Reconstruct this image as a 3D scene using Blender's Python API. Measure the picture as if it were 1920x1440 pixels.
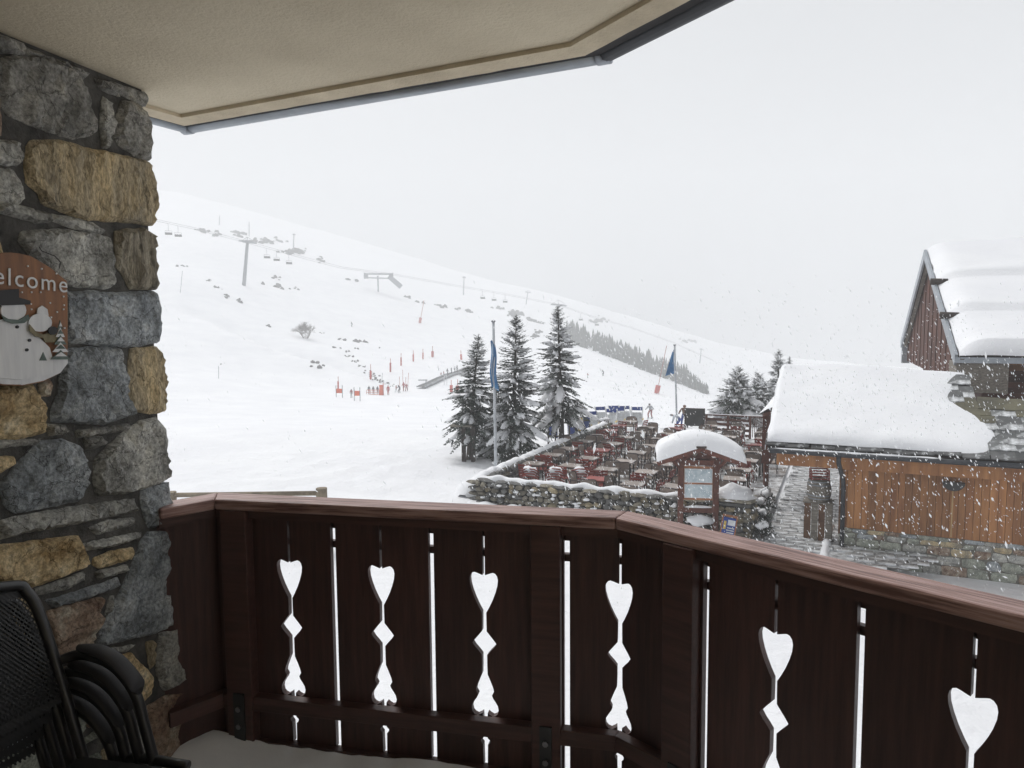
import bpy, bmesh, math, random
import numpy as np
from mathutils import Vector, Matrix, noise
from mathutils.geometry import delaunay_2d_cdt

SC = bpy.context.scene
for o in list(bpy.data.objects):
    bpy.data.objects.remove(o)
R = math.radians
RND = random.Random(7)
V = Vector

# ------------------------------------------------------------------ camera, sky, sun, exposure
E = 1.66                       # eye height above the balcony floor
G = E - 5.45                   # level of the terrace and the lane below
F = 1340.0                     # focal length in photo pixels (1920 wide)
cam_d = bpy.data.cameras.new('camera')
cam = bpy.data.objects.new('camera', cam_d)
SC.collection.objects.link(cam)
cam_d.sensor_width = 36.0
cam_d.lens = 36.0 * F / 1920.0
cam_d.clip_start = 0.05
cam_d.clip_end = 3000.0
CROT = Matrix.Rotation(R(90 - 4.7), 3, 'X') @ Matrix.Rotation(R(-0.46), 3, 'Z')
cam.matrix_world = Matrix.Translation((0, 0, E)) @ CROT.to_4x4()
SC.camera = cam

SUN_EL, SUN_AZ = R(52), R(-38)           # azimuth from +Y towards +X
world = bpy.data.worlds.new('World')
SC.world = world
world.use_nodes = True
wn, wl = world.node_tree.nodes, world.node_tree.links
wn.clear()
wo = wn.new('ShaderNodeOutputWorld')
bg = wn.new('ShaderNodeBackground')
sk = wn.new('ShaderNodeTexSky')
sk.sky_type = 'NISHITA'
sk.sun_disc = False
sk.sun_elevation = SUN_EL
sk.sun_rotation = SUN_AZ
sk.air_density = 1.0
sk.dust_density = 6.0
hs = wn.new('ShaderNodeHueSaturation')
hs.inputs['Saturation'].default_value = 0.06
mx = wn.new('ShaderNodeMix')
mx.data_type = 'RGBA'
mx.inputs['Factor'].default_value = 0.45          # closed cloud layer over the clear sky
mx.inputs['B'].default_value = (8.15, 8.45, 8.85, 1)
wl.new(sk.outputs['Color'], hs.inputs['Color'])
wl.new(hs.outputs['Color'], mx.inputs['A'])
wl.new(mx.outputs['Result'], bg.inputs['Color'])
bg.inputs['Strength'].default_value = 0.056
wl.new(bg.outputs['Background'], wo.inputs['Surface'])

sun_d = bpy.data.lights.new('sun', 'SUN')
sun_d.energy = 1.5
sun_d.angle = R(24)
sun_d.color = (1.0, 0.97, 0.93)
sun = bpy.data.objects.new('sun', sun_d)
SC.collection.objects.link(sun)
sdir = V((math.sin(SUN_AZ) * math.cos(SUN_EL), math.cos(SUN_AZ) * math.cos(SUN_EL), math.sin(SUN_EL)))
sun.rotation_euler = sdir.to_track_quat('Z', 'Y').to_euler()

SC.view_settings.view_transform = 'Standard'
SC.view_settings.look = 'None'
SC.view_settings.exposure = 0.76
SC.view_settings.gamma = 1.0
SC.view_settings.use_curve_mapping = False
SC.render.engine = 'CYCLES'
SC.cycles.use_denoising = True
SC.cycles.max_bounces = 12
SC.cycles.diffuse_bounces = 8
SC.cycles.glossy_bounces = 3
SC.cycles.transparent_max_bounces = 12
SC.cycles.volume_bounces = 4
SC.cycles.sample_clamp_indirect = 8.0

# ------------------------------------------------------------------ helpers
def ray(px, py):
    return CROT @ V(((px - 960) / F, -(py - 720) / F, -1.0))
def at_y(px, py, y):
    r = ray(px, py); return V((0, 0, E)) + r * (y / r.y)
def at_z(px, py, z):
    r = ray(px, py); return V((0, 0, E)) + r * ((z - E) / r.z)
def at_plane(px, py, p, n):
    r = ray(px, py); c = V((0, 0, E)); return c + r * ((p - c).dot(n) / r.dot(n))

def link(o):
    SC.collection.objects.link(o); return o
def root_loc(o):
    p = V((0, 0, 0))
    while o is not None:
        p = p + o.location; o = o.parent
    return p
def thing(name, label, cat, loc=(0, 0, 0), rz=0.0, group=None):
    o = bpy.data.objects.new(name, None); link(o)
    o.empty_display_size = 0.1
    o.location = loc; o.rotation_euler = (0, 0, rz)
    o['label'] = label; o['category'] = cat
    if group: o['group'] = group
    return o
def tag(o, label, cat, group=None):
    o['label'] = label; o['category'] = cat
    if group: o['group'] = group
    return o
def kind(o, k):
    o['kind'] = k; return o

class MB:
    def __init__(s):
        s.v, s.f, s.m = [], [], []
    def add(s, vs, fs, mi=0):
        b = len(s.v)
        s.v += [tuple(v) for v in vs]
        s.f += [tuple(i + b for i in f) for f in fs]
        s.m += [mi] * len(fs)
        return s
    def box(s, c, size, mi=0, rz=0.0, mat=None):
        x, y, z = size[0] / 2, size[1] / 2, size[2] / 2
        vs = [V((a * x, b * y, d * z)) for d in (-1, 1) for b in (-1, 1) for a in (-1, 1)]
        if mat is None: mat = Matrix.Rotation(rz, 3, 'Z')
        vs = [mat @ v + V(c) for v in vs]
        return s.add(vs, [(0, 2, 3, 1), (4, 5, 7, 6), (0, 1, 5, 4), (2, 6, 7, 3), (0, 4, 6, 2), (1, 3, 7, 5)], mi)
    def bar(s, a, b, w, h=None, mi=0, up=V((0, 0, 1))):
        a, b = V(a), V(b); h = h or w
        d = (b - a); L = d.length
        if L < 1e-6: return s
        d = d / L
        x = d.cross(up)
        if x.length < 1e-4: x = d.cross(V((0, 1, 0)))
        x.normalize(); y = x.cross(d)
        vs = [p + x * (i * w / 2) + y * (j * h / 2) for p in (a, b) for i, j in ((-1, -1), (1, -1), (1, 1), (-1, 1))]
        return s.add(vs, [(0, 3, 2, 1), (4, 5, 6, 7), (0, 1, 5, 4), (1, 2, 6, 5), (2, 3, 7, 6), (3, 0, 4, 7)], mi)
    def tube(s, pts, rad, n=8, mi=0, caps=True):
        pts = [V(p) for p in pts]
        rs = rad if isinstance(rad, (list, tuple)) else [rad] * len(pts)
        vs, fs = [], []
        ref = None
        for i, p in enumerate(pts):
            d = (pts[min(i + 1, len(pts) - 1)] - pts[max(i - 1, 0)])
            d.normalize()
            if ref is None:
                ref = d.cross(V((0.31, 0.17, 0.93)))
                if ref.length < 1e-3: ref = d.cross(V((1, 0, 0)))
            x = ref - d * ref.dot(d); x.normalize(); ref = x
            y = d.cross(x)
            for k in range(n):
                a = 2 * math.pi * k / n
                vs.append(p + (x * math.cos(a) + y * math.sin(a)) * rs[i])
        for i in range(len(pts) - 1):
            for k in range(n):
                fs.append((i * n + k, i * n + (k + 1) % n, (i + 1) * n + (k + 1) % n, (i + 1) * n + k))
        if caps:
            fs.append(tuple(reversed(range(n))))
            fs.append(tuple(range((len(pts) - 1) * n, len(pts) * n)))
        return s.add(vs, fs, mi)
    def prism(s, pts, d, mi=0):
        """extrude a planar polygon (list of 3d points) along vector d"""
        n = len(pts); d = V(d)
        vs = [V(p) for p in pts] + [V(p) + d for p in pts]
        fs = [tuple(reversed(range(n))), tuple(range(n, 2 * n))]
        fs += [(i, (i + 1) % n, n + (i + 1) % n, n + i) for i in range(n)]
        return s.add(vs, fs, mi)
    def blob(s, c, r, seed=0, nu=10, nv=6, amp=0.25, mi=0, freq=1.3, flat=None):
        c = V(c); rx, ry, rz = r
        vs, fs = [], []
        for j in range(nv + 1):
            th = math.pi * j / nv
            for i in range(nu):
                ph = 2 * math.pi * i / nu
                d = V((math.sin(th) * math.cos(ph), math.sin(th) * math.sin(ph), math.cos(th)))
                k = 1 + amp * noise.noise(d * freq + V((seed * 3.1, seed * 1.7, seed * 0.9)))
                z = d.z * rz * k
                if flat is not None and z < flat * rz: z = flat * rz
                vs.append(c + V((d.x * rx * k, d.y * ry * k, z)))
        for j in range(nv):
            for i in range(nu):
                fs.append((j * nu + i, (j + 1) * nu + i, (j + 1) * nu + (i + 1) % nu, j * nu + (i + 1) % nu))
        return s.add(vs, fs, mi)
    def grid(s, P, mi=0):
        """P[i][j] grid of points"""
        n, m = len(P), len(P[0])
        vs = [p for row in P for p in row]
        fs = [(i * m + j, i * m + j + 1, (i + 1) * m + j + 1, (i + 1) * m + j) for i in range(n - 1) for j in range(m - 1)]
        return s.add(vs, fs, mi)
    def mesh(s, name, mats, smooth=False, off=None):
        me = bpy.data.meshes.new(name)
        vs = s.v if off is None else [(v[0] - off[0], v[1] - off[1], v[2] - off[2]) for v in s.v]
        me.from_pydata(vs, [], s.f)
        if not isinstance(mats, (list, tuple)): mats = [mats]
        for m in mats: me.materials.append(m)
        if len(mats) > 1: me.polygons.foreach_set('material_index', s.m)
        if smooth: me.polygons.foreach_set('use_smooth', [True] * len(me.polygons))
        me.update()
        return me
    def build(s, name, mats, parent=None, smooth=False, world=False, bevel=0.0):
        off = root_loc(parent) if (world and parent is not None) else None
        o = bpy.data.objects.new(name, s.mesh(name, mats, smooth, off))
        link(o)
        if parent is not None: o.parent = parent
        if bevel:
            b = o.modifiers.new('bevel', 'BEVEL'); b.width = bevel; b.segments = 2; b.limit_method = 'ANGLE'
        return o

def inst(me, name, parent=None, loc=(0, 0, 0), rot=None, sc=None):
    o = bpy.data.objects.new(name, me); link(o)
    if parent is not None: o.parent = parent
    o.location = loc
    if rot is not None: o.rotation_euler = rot
    if sc is not None: o.scale = sc
    return o
KIDS = {}
def copy_tree(o, loc=None, rz=None, label=None, group=None, sc=None):
    ch_of = {}
    for c in bpy.data.objects:
        if c.parent is not None: ch_of.setdefault(c.parent.name, []).append(c)
    return copy_tree_with(o, ch_of, loc, rz, label, group, sc)
def copy_tree_with(o, ch_of, loc=None, rz=None, label=None, group=None, sc=None):
    r = o.copy(); link(r)
    if loc is not None: r.location = loc
    if rz is not None: r.rotation_euler = (0, 0, rz)
    if sc is not None: r.scale = (sc, sc, sc)
    if label: r['label'] = label
    if group: r['group'] = group
    for ch in ch_of.get(o.name, []):
        c = ch.copy(); link(c); c.parent = r
        for g in ch_of.get(ch.name, []):
            d = g.copy(); link(d); d.parent = c
    return r
def tree_map():
    m = {}
    for c in bpy.data.objects:
        if c.parent is not None: m.setdefault(c.parent.name, []).append(c)
    return m

# ------------------------------------------------------------------ materials
def M(name, base, var=None, scale=4.0, rough=0.7, bump=0.0, bscale=60.0, metal=0.0, stretch=(1, 1, 1),
      third=None, spec=0.4, rndval=0.15, lo=0.35, hi=0.65, bdist=0.01, snow=0.0):
    m = bpy.data.materials.new(name); m.use_nodes = True
    n, l = m.node_tree.nodes, m.node_tree.links
    p = n['Principled BSDF']
    p.inputs['Roughness'].default_value = rough
    p.inputs['Metallic'].default_value = metal
    p.inputs['Specular IOR Level'].default_value = spec
    tc = n.new('ShaderNodeTexCoord'); oi = n.new('ShaderNodeObjectInfo')
    mp = n.new('ShaderNodeMapping'); mp.inputs['Scale'].default_value = stretch
    ad = n.new('ShaderNodeVectorMath'); ad.operation = 'ADD'
    sc_ = n.new('ShaderNodeVectorMath'); sc_.operation = 'SCALE'; sc_.inputs['Scale'].default_value = 1.0
    cb = n.new('ShaderNodeCombineXYZ')
    mu = n.new('ShaderNodeMath'); mu.operation = 'MULTIPLY'; mu.inputs[1].default_value = 53.0
    l.new(oi.outputs['Random'], mu.inputs[0])
    for k in range(3): l.new(mu.outputs[0], cb.inputs[k])
    l.new(tc.outputs['Object'], ad.inputs[0]); l.new(cb.outputs[0], ad.inputs[1])
    l.new(ad.outputs[0], mp.inputs['Vector'])
    nz = n.new('ShaderNodeTexNoise'); nz.inputs['Scale'].default_value = scale; nz.inputs['Detail'].default_value = 7
    nz.inputs['Roughness'].default_value = 0.62
    l.new(mp.outputs[0], nz.inputs['Vector'])
    cr = n.new('ShaderNodeValToRGB')
    var = var or tuple(c * 0.7 for c in base)
    cr.color_ramp.elements[0].position = lo; cr.color_ramp.elements[0].color = (*var, 1)
    cr.color_ramp.elements[1].position = hi; cr.color_ramp.elements[1].color = (*base, 1)
    if third:
        e = cr.color_ramp.elements.new(min(0.95, hi + 0.13)); e.color = (*third, 1)
    l.new(nz.outputs['Fac'], cr.inputs['Fac'])
    hv = n.new('ShaderNodeHueSaturation')
    mr = n.new('ShaderNodeMapRange')
    mr.inputs['To Min'].default_value = 1 - rndval; mr.inputs['To Max'].default_value = 1 + rndval
    l.new(oi.outputs['Random'], mr.inputs['Value']); l.new(mr.outputs[0], hv.inputs['Value'])
    l.new(cr.outputs['Color'], hv.inputs['Color'])
    out = hv.outputs['Color']
    if snow > 0:                                     # thin driven snow caught on the surface, in patches
        n2 = n.new('ShaderNodeTexNoise'); n2.inputs['Scale'].default_value = 1.6; n2.inputs['Detail'].default_value = 8
        n2.inputs['Roughness'].default_value = 0.7
        l.new(tc.outputs['Object'], n2.inputs['Vector'])
        r2 = n.new('ShaderNodeMapRange'); r2.inputs['From Min'].default_value = 0.62 - snow * 0.35; r2.inputs['From Max'].default_value = 0.78 - snow * 0.35
        l.new(n2.outputs['Fac'], r2.inputs['Value'])
        m2 = n.new('ShaderNodeMix'); m2.data_type = 'RGBA'; m2.inputs['B'].default_value = (0.78, 0.80, 0.82, 1)
        l.new(r2.outputs[0], m2.inputs['Factor']); l.new(out, m2.inputs['A']); out = m2.outputs['Result']
    l.new(out, p.inputs['Base Color'])
    if bump > 0:
        nb = n.new('ShaderNodeTexNoise'); nb.inputs['Scale'].default_value = bscale; nb.inputs['Detail'].default_value = 8
        nb.inputs['Roughness'].default_value = 0.65
        l.new(mp.outputs[0], nb.inputs['Vector'])
        bp = n.new('ShaderNodeBump'); bp.inputs['Strength'].default_value = bump; bp.inputs['Distance'].default_value = bdist
        l.new(nb.outputs['Fac'], bp.inputs['Height']); l.new(bp.outputs['Normal'], p.inputs['Normal'])
    return m

m_snow = M('snow', (0.86, 0.87, 0.89), (0.82, 0.83, 0.86), scale=0.6, rough=0.85, bump=0.35, bscale=7, spec=0.2, rndval=0.0, bdist=0.05)
m_snow_field = M('snow_field', (0.86, 0.87, 0.89), (0.80, 0.81, 0.84), scale=0.25, rough=0.85, bump=0.7, bscale=2.0, spec=0.2, rndval=0.0, bdist=0.14)
m_snow_near = M('snow_packed', (0.85, 0.86, 0.88), (0.80, 0.81, 0.84), scale=3, rough=0.8, bump=0.3, bscale=40, spec=0.2, rndval=0.0, bdist=0.01)
m_mortar = M('mortar', (0.12, 0.116, 0.108), (0.045, 0.044, 0.043), scale=14, rough=0.95, bump=0.8, bscale=70, rndval=0)
def stone_mat(name, lo, mid, hi, scale=8.0, stretch=(1, 1, 1), bs=38.0):
    """natural stone: broad colour patches, fine mineral speckle, hairline cracks"""
    m = M('stone_' + name, mid, lo, scale=scale, rough=0.85, third=hi, stretch=stretch, lo=0.36, hi=0.55, rndval=0.12)
    n, l = m.node_tree.nodes, m.node_tree.links; p = n['Principled BSDF']
    mp = next(x for x in n if x.type == 'MAPPING'); src = p.inputs['Base Color'].links[0].from_socket
    def nz(sc, det, rough=.7):
        q = n.new('ShaderNodeTexNoise'); q.inputs['Scale'].default_value = sc; q.inputs['Detail'].default_value = det; q.inputs['Roughness'].default_value = rough
        l.new(mp.outputs[0], q.inputs['Vector']); return q.outputs['Fac']
    def rng(sock, a, b, c, d):
        q = n.new('ShaderNodeMapRange'); q.inputs['From Min'].default_value = a; q.inputs['From Max'].default_value = b; q.inputs['To Min'].default_value = c; q.inputs['To Max'].default_value = d
        l.new(sock, q.inputs['Value']); return q.outputs[0]
    speck = rng(nz(75, 6), .36, .64, .50, 1.35)
    vo = n.new('ShaderNodeTexVoronoi'); vo.feature = 'DISTANCE_TO_EDGE'; vo.inputs['Scale'].default_value = 7.5
    wv = n.new('ShaderNodeVectorMath'); wv.operation = 'ADD'
    nv = n.new('ShaderNodeTexNoise'); nv.inputs['Scale'].default_value = 12; nv.inputs['Detail'].default_value = 5; l.new(mp.outputs[0], nv.inputs['Vector'])
    sv = n.new('ShaderNodeVectorMath'); sv.operation = 'SCALE'; sv.inputs['Scale'].default_value = .16; l.new(nv.outputs['Color'], sv.inputs[0])
    l.new(mp.outputs[0], wv.inputs[0]); l.new(sv.outputs[0], wv.inputs[1]); l.new(wv.outputs[0], vo.inputs['Vector'])
    crack = rng(vo.outputs['Distance'], .0, .018, .62, 1.0)
    k = n.new('ShaderNodeMath'); k.operation = 'MULTIPLY'; l.new(speck, k.inputs[0]); l.new(crack, k.inputs[1])
    h = n.new('ShaderNodeHueSaturation'); l.new(src, h.inputs['Color']); l.new(k.outputs[0], h.inputs['Value']); l.new(h.outputs[0], p.inputs['Base Color'])
    ha = n.new('ShaderNodeMath'); ha.operation = 'MULTIPLY_ADD'; ha.inputs[1].default_value = .55
    l.new(nz(bs, 9, .75), ha.inputs[0])
    hb = n.new('ShaderNodeMath'); hb.operation = 'MULTIPLY'; hb.inputs[1].default_value = .45; l.new(crack, hb.inputs[0]); l.new(hb.outputs[0], ha.inputs[2])
    bp = n.new('ShaderNodeBump'); bp.inputs['Strength'].default_value = 1.0; bp.inputs['Distance'].default_value = .022
    l.new(ha.outputs[0], bp.inputs['Height']); l.new(bp.outputs[0], p.inputs['Normal'])
    return m
STONE = {
 'grey': stone_mat('grey', (.24, .24, .225), (.46, .46, .43), (.60, .59, .53)),
 'dark': stone_mat('dark', (.16, .16, .15), (.35, .345, .32), (.48, .46, .40)),
 'blue': stone_mat('bluegrey', (.20, .22, .235), (.38, .41, .43), (.53, .545, .54)),
 'yellow': stone_mat('yellow', (.42, .29, .14), (.70, .56, .34), (.82, .74, .56), scale=9),
 'ochre': stone_mat('ochre', (.30, .27, .21), (.54, .44, .28), (.66, .52, .30), scale=5, stretch=(1.6, 1.6, .55)),
 'brown': stone_mat('brown', (.20, .125, .09), (.38, .29, .22), (.52, .48, .39), scale=12),
 'stripe': stone_mat('striped', (.11, .095, .07), (.40, .36, .28), (.52, .48, .38), scale=5, stretch=(6, 6, .5), bs=14),
 'green': stone_mat('greenish', (.24, .255, .22), (.40, .42, .355), (.53, .53, .46)),
}
m_stucco = M('stucco', (0.78, 0.70, 0.54), (0.62, 0.545, 0.41), scale=1.6, rough=0.95, bump=0.8, bscale=75, rndval=0, lo=0.3, hi=0.7, bdist=0.007)
m_stucco_edge = M('stucco_edge', (0.74, 0.65, 0.49), (0.58, 0.50, 0.37), scale=6, rough=0.95, bump=0.5, bscale=90, rndval=0)
m_fascia = M('fascia_dark', (0.022, 0.021, 0.023), rough=0.7)
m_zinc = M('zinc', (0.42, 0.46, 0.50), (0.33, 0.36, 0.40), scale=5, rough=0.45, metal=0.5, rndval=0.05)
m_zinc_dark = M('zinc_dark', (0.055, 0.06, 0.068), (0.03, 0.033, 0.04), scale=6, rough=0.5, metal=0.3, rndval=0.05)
m_cap = M('handrail_wood', (0.32, 0.195, 0.17), (0.13, 0.065, 0.055), scale=7, rough=0.42, bump=0.5, bscale=22, stretch=(0.5, 9, 9), lo=0.40, hi=0.53, rndval=0.04, third=(0.42, 0.29, 0.27), bdist=0.004)
m_board = M('stained_board', (0.074, 0.033, 0.028), (0.042, 0.019, 0.016), scale=6, rough=0.45, bump=0.4, bscale=30, stretch=(8, 8, 0.5), rndval=0.22, bdist=0.003)
m_rail = M('stained_rail', (0.084, 0.039, 0.033), (0.050, 0.023, 0.019), scale=6, rough=0.45, bump=0.25, bscale=30, stretch=(0.6, 8, 8), rndval=0.1, bdist=0.003)
m_bolt = M('bolt_steel', (0.25, 0.25, 0.26), rough=0.4, metal=0.8)
m_floor = M('balcony_concrete', (0.42, 0.41, 0.39), (0.32, 0.31, 0.30), scale=6, rough=0.9, bump=0.3)
m_blackmetal = M('black_tube', (0.018, 0.018, 0.019), (0.012, 0.012, 0.013), rough=0.32, spec=0.5, rndval=0)
m_blackplastic = M('black_plastic', (0.020, 0.018, 0.020), (0.014, 0.013, 0.014), rough=0.5, spec=0.3, rndval=0, bump=0.1, bscale=300)
m_mesh = M('black_mesh', (0.022, 0.022, 0.023), rough=0.5, rndval=0)
m_plaque = M('plaque_wood', (0.33, 0.155, 0.07), (0.17, 0.085, 0.05), scale=5, rough=0.6, stretch=(5, 5, 0.5), rndval=0, third=(0.30, 0.25, 0.21))
m_white = M('white_paint', (0.72, 0.73, 0.74), (0.60, 0.61, 0.63), scale=9, rough=0.6, stretch=(5, 5, 0.6), rndval=0)
m_paintblack = M('black_paint', (0.02, 0.02, 0.022), rough=0.5, rndval=0)
m_paintgreen = M('green_paint', (0.13, 0.17, 0.15), (0.07, 0.10, 0.09), rough=0.6, rndval=0, scale=30)
m_paintolive = M('olive_paint', (0.23, 0.20, 0.12), (0.14, 0.12, 0.07), rough=0.6, rndval=0, scale=30)
m_woodred = M('wood_redbrown', (0.16, 0.055, 0.035), (0.085, 0.028, 0.02), scale=6, rough=0.65, bump=0.3, stretch=(2, 2, 2))
m_woodorange = M('wood_orange', (0.41, 0.19, 0.068), (0.20, 0.080, 0.030), scale=1.1, rough=0.6, bump=0.3, bscale=20, stretch=(4, 4, 0.45), third=(0.47, 0.33, 0.19), rndval=0.25)
m_woodbrown = M('wood_brown', (0.17, 0.085, 0.04), (0.09, 0.04, 0.02), scale=4, rough=0.7, bump=0.3, bscale=20)
m_woodgrey = M('wood_weathered', (0.27, 0.245, 0.21), (0.14, 0.125, 0.105), scale=5, rough=0.85, bump=0.5, bscale=30, stretch=(0.6, 6, 6))
m_wooddark = M('wood_dark', (0.055, 0.040, 0.034), (0.03, 0.022, 0.02), scale=5, rough=0.8, bump=0.4, bscale=30)
m_gable = M('gable_boards', (0.115, 0.036, 0.018), (0.055, 0.018, 0.011), scale=1.2, rough=0.75, third=(0.15, 0.065, 0.035), bump=0.3, rndval=0.12)
m_slate = M('slate', (0.14, 0.145, 0.145), (0.06, 0.064, 0.064), scale=3, rough=0.45, bump=0.5, bscale=20, rndval=0.3, snow=0.35)
m_slate_bare = M('slate_bare', (0.10, 0.10, 0.10), (0.045, 0.047, 0.048), scale=3, rough=0.45, bump=0.5, bscale=20, rndval=0.4, snow=0.08)
m_slate_moss = M('slate_mossy', (0.13, 0.12, 0.07), (0.06, 0.055, 0.035), scale=3, rough=0.6, bump=0.5, bscale=20, rndval=0.3)
m_dry = [M('drystone_a', (0.235, 0.215, 0.17), (0.10, 0.09, 0.07), scale=8, rough=0.9, bump=0.6, bscale=30, rndval=0.4),
         M('drystone_b', (0.30, 0.255, 0.165), (0.14, 0.115, 0.075), scale=8, rough=0.9, bump=0.6, bscale=30, rndval=0.35),
         M('drystone_c', (0.17, 0.17, 0.165), (0.075, 0.075, 0.072), scale=8, rough=0.9, bump=0.6, bscale=30, rndval=0.4)]
m_logbrown = M('log_brown', (0.30, 0.25, 0.18), (0.17, 0.14, 0.10), rough=.85)
m_joint = M('wall_core', (0.022, 0.021, 0.019), rough=0.95, rndval=0)
m_paver = M('paver', (0.27, 0.265, 0.26), (0.15, 0.147, 0.145), scale=3, rough=0.4, bump=0.5, bscale=30, rndval=0.3, snow=0.55)
m_path = M('path_bed', (0.19, 0.19, 0.19), (0.08, 0.08, 0.08), scale=2, rough=0.6, snow=0.6, rndval=0)
m_deck = M('terrace_paving', (0.20, 0.165, 0.145), (0.10, 0.085, 0.075), scale=2, rough=0.55, snow=0.55, rndval=0)
m_chair_red = M('red_enamel', (0.27, 0.045, 0.032), (0.17, 0.027, 0.02), scale=5, rough=0.45, rndval=0.25)
m_taupe = M('taupe_weave', (0.30, 0.245, 0.21), (0.22, 0.175, 0.15), scale=12, rough=0.75, bump=0.3, bscale=120, rndval=0.2)
m_chair_dark = M('dark_frame', (0.045, 0.035, 0.034), rough=0.5)
m_table_top = M('table_top_taupe', (0.33, 0.28, 0.25), (0.25, 0.205, 0.18), scale=5, rough=0.5, rndval=0.25, snow=0.35)
m_needle = M('conifer_needles', (0.036, 0.054, 0.040), (0.017, 0.029, 0.023), scale=3, rough=0.75, rndval=0.15)
m_bark = M('bark', (0.10, 0.08, 0.065), (0.05, 0.04, 0.033), scale=8, rough=0.9, bump=0.6)
m_twig = M('twigs', (0.13, 0.10, 0.085), (0.07, 0.055, 0.048), rough=0.9)
m_rock = M('rock', (0.17, 0.165, 0.16), (0.075, 0.073, 0.07), scale=1.2, rough=0.9, bump=0.6, bscale=4)
m_shrub = M('far_shrub', (0.10, 0.095, 0.085), (0.05, 0.048, 0.043), rough=0.9)
m_steel = M('galvanised_steel', (0.27, 0.29, 0.31), (0.19, 0.20, 0.22), rough=0.5, metal=0.3, rndval=0.05)
m_cable = M('cable', (0.16, 0.165, 0.17), rough=0.6)
m_pole = M('flagpole_white', (0.55, 0.58, 0.61), (0.45, 0.48, 0.51), rough=0.4, rndval=0.0)
m_flag = M('flag_blue', (0.07, 0.23, 0.46), (0.035, 0.13, 0.30), scale=3, rough=0.8, rndval=0)
m_flagwhite = M('flag_pale', (0.50, 0.60, 0.70), rough=0.8, rndval=0)
m_pad = M('pad_red', (0.50, 0.045, 0.025), (0.34, 0.03, 0.02), rough=0.7)
m_orange = M('banner_orange', (0.70, 0.13, 0.05), (0.55, 0.09, 0.035), rough=0.7)
m_pinkpole = M('pole_red', (0.45, 0.10, 0.08), rough=0.6)
m_belt = M('conveyor_belt', (0.11, 0.115, 0.115), (0.06, 0.062, 0.064), scale=2, rough=0.8, rndval=0)
m_bluecloth = M('blue_canvas', (0.03, 0.07, 0.30), (0.02, 0.045, 0.20), rough=0.75)
m_yellow = M('yellow_canvas', (0.70, 0.50, 0.10), (0.5, 0.35, 0.06), rough=0.7)
m_whitecloth = M('white_canvas', (0.68, 0.70, 0.72), rough=0.7)
m_chalk = M('slate_board', (0.06, 0.065, 0.067), (0.04, 0.043, 0.045), rough=0.7)
m_paper = M('map_paper', (0.60, 0.67, 0.70), (0.40, 0.50, 0.55), scale=9, rough=0.35, rndval=0.05, third=(0.68, 0.72, 0.74))
m_frameorange = M('frame_pine', (0.36, 0.155, 0.07), (0.25, 0.10, 0.045), rough=0.6)
m_leaf = M('evergreen_leaf', (0.05, 0.10, 0.045), (0.025, 0.05, 0.025), rough=0.7)
m_skin = M('skin', (0.45, 0.28, 0.20), rough=0.6)
# ================================================================== THE BALCONY
# ---- wall frame: s runs from the wall's outer edge back towards the camera, n stands out of the wall
WF = at_y(312, 610, 2.65); WF.z = 0.0
WD = V((-0.273, -0.962, 0)).normalized()
WN = V((0.962, -0.273, 0)).normalized()
WE = WF - WN * 0.032
ZC = 2.51
def W(s, z, n=0.0): return V((WE.x, WE.y, z)) + WD * s + WN * n
def wall_sz(px, py, n=0.032):
    p = at_plane(px, py, WE + WN * n, WN); d = p - WE
    return d.dot(WD), p.z

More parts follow.
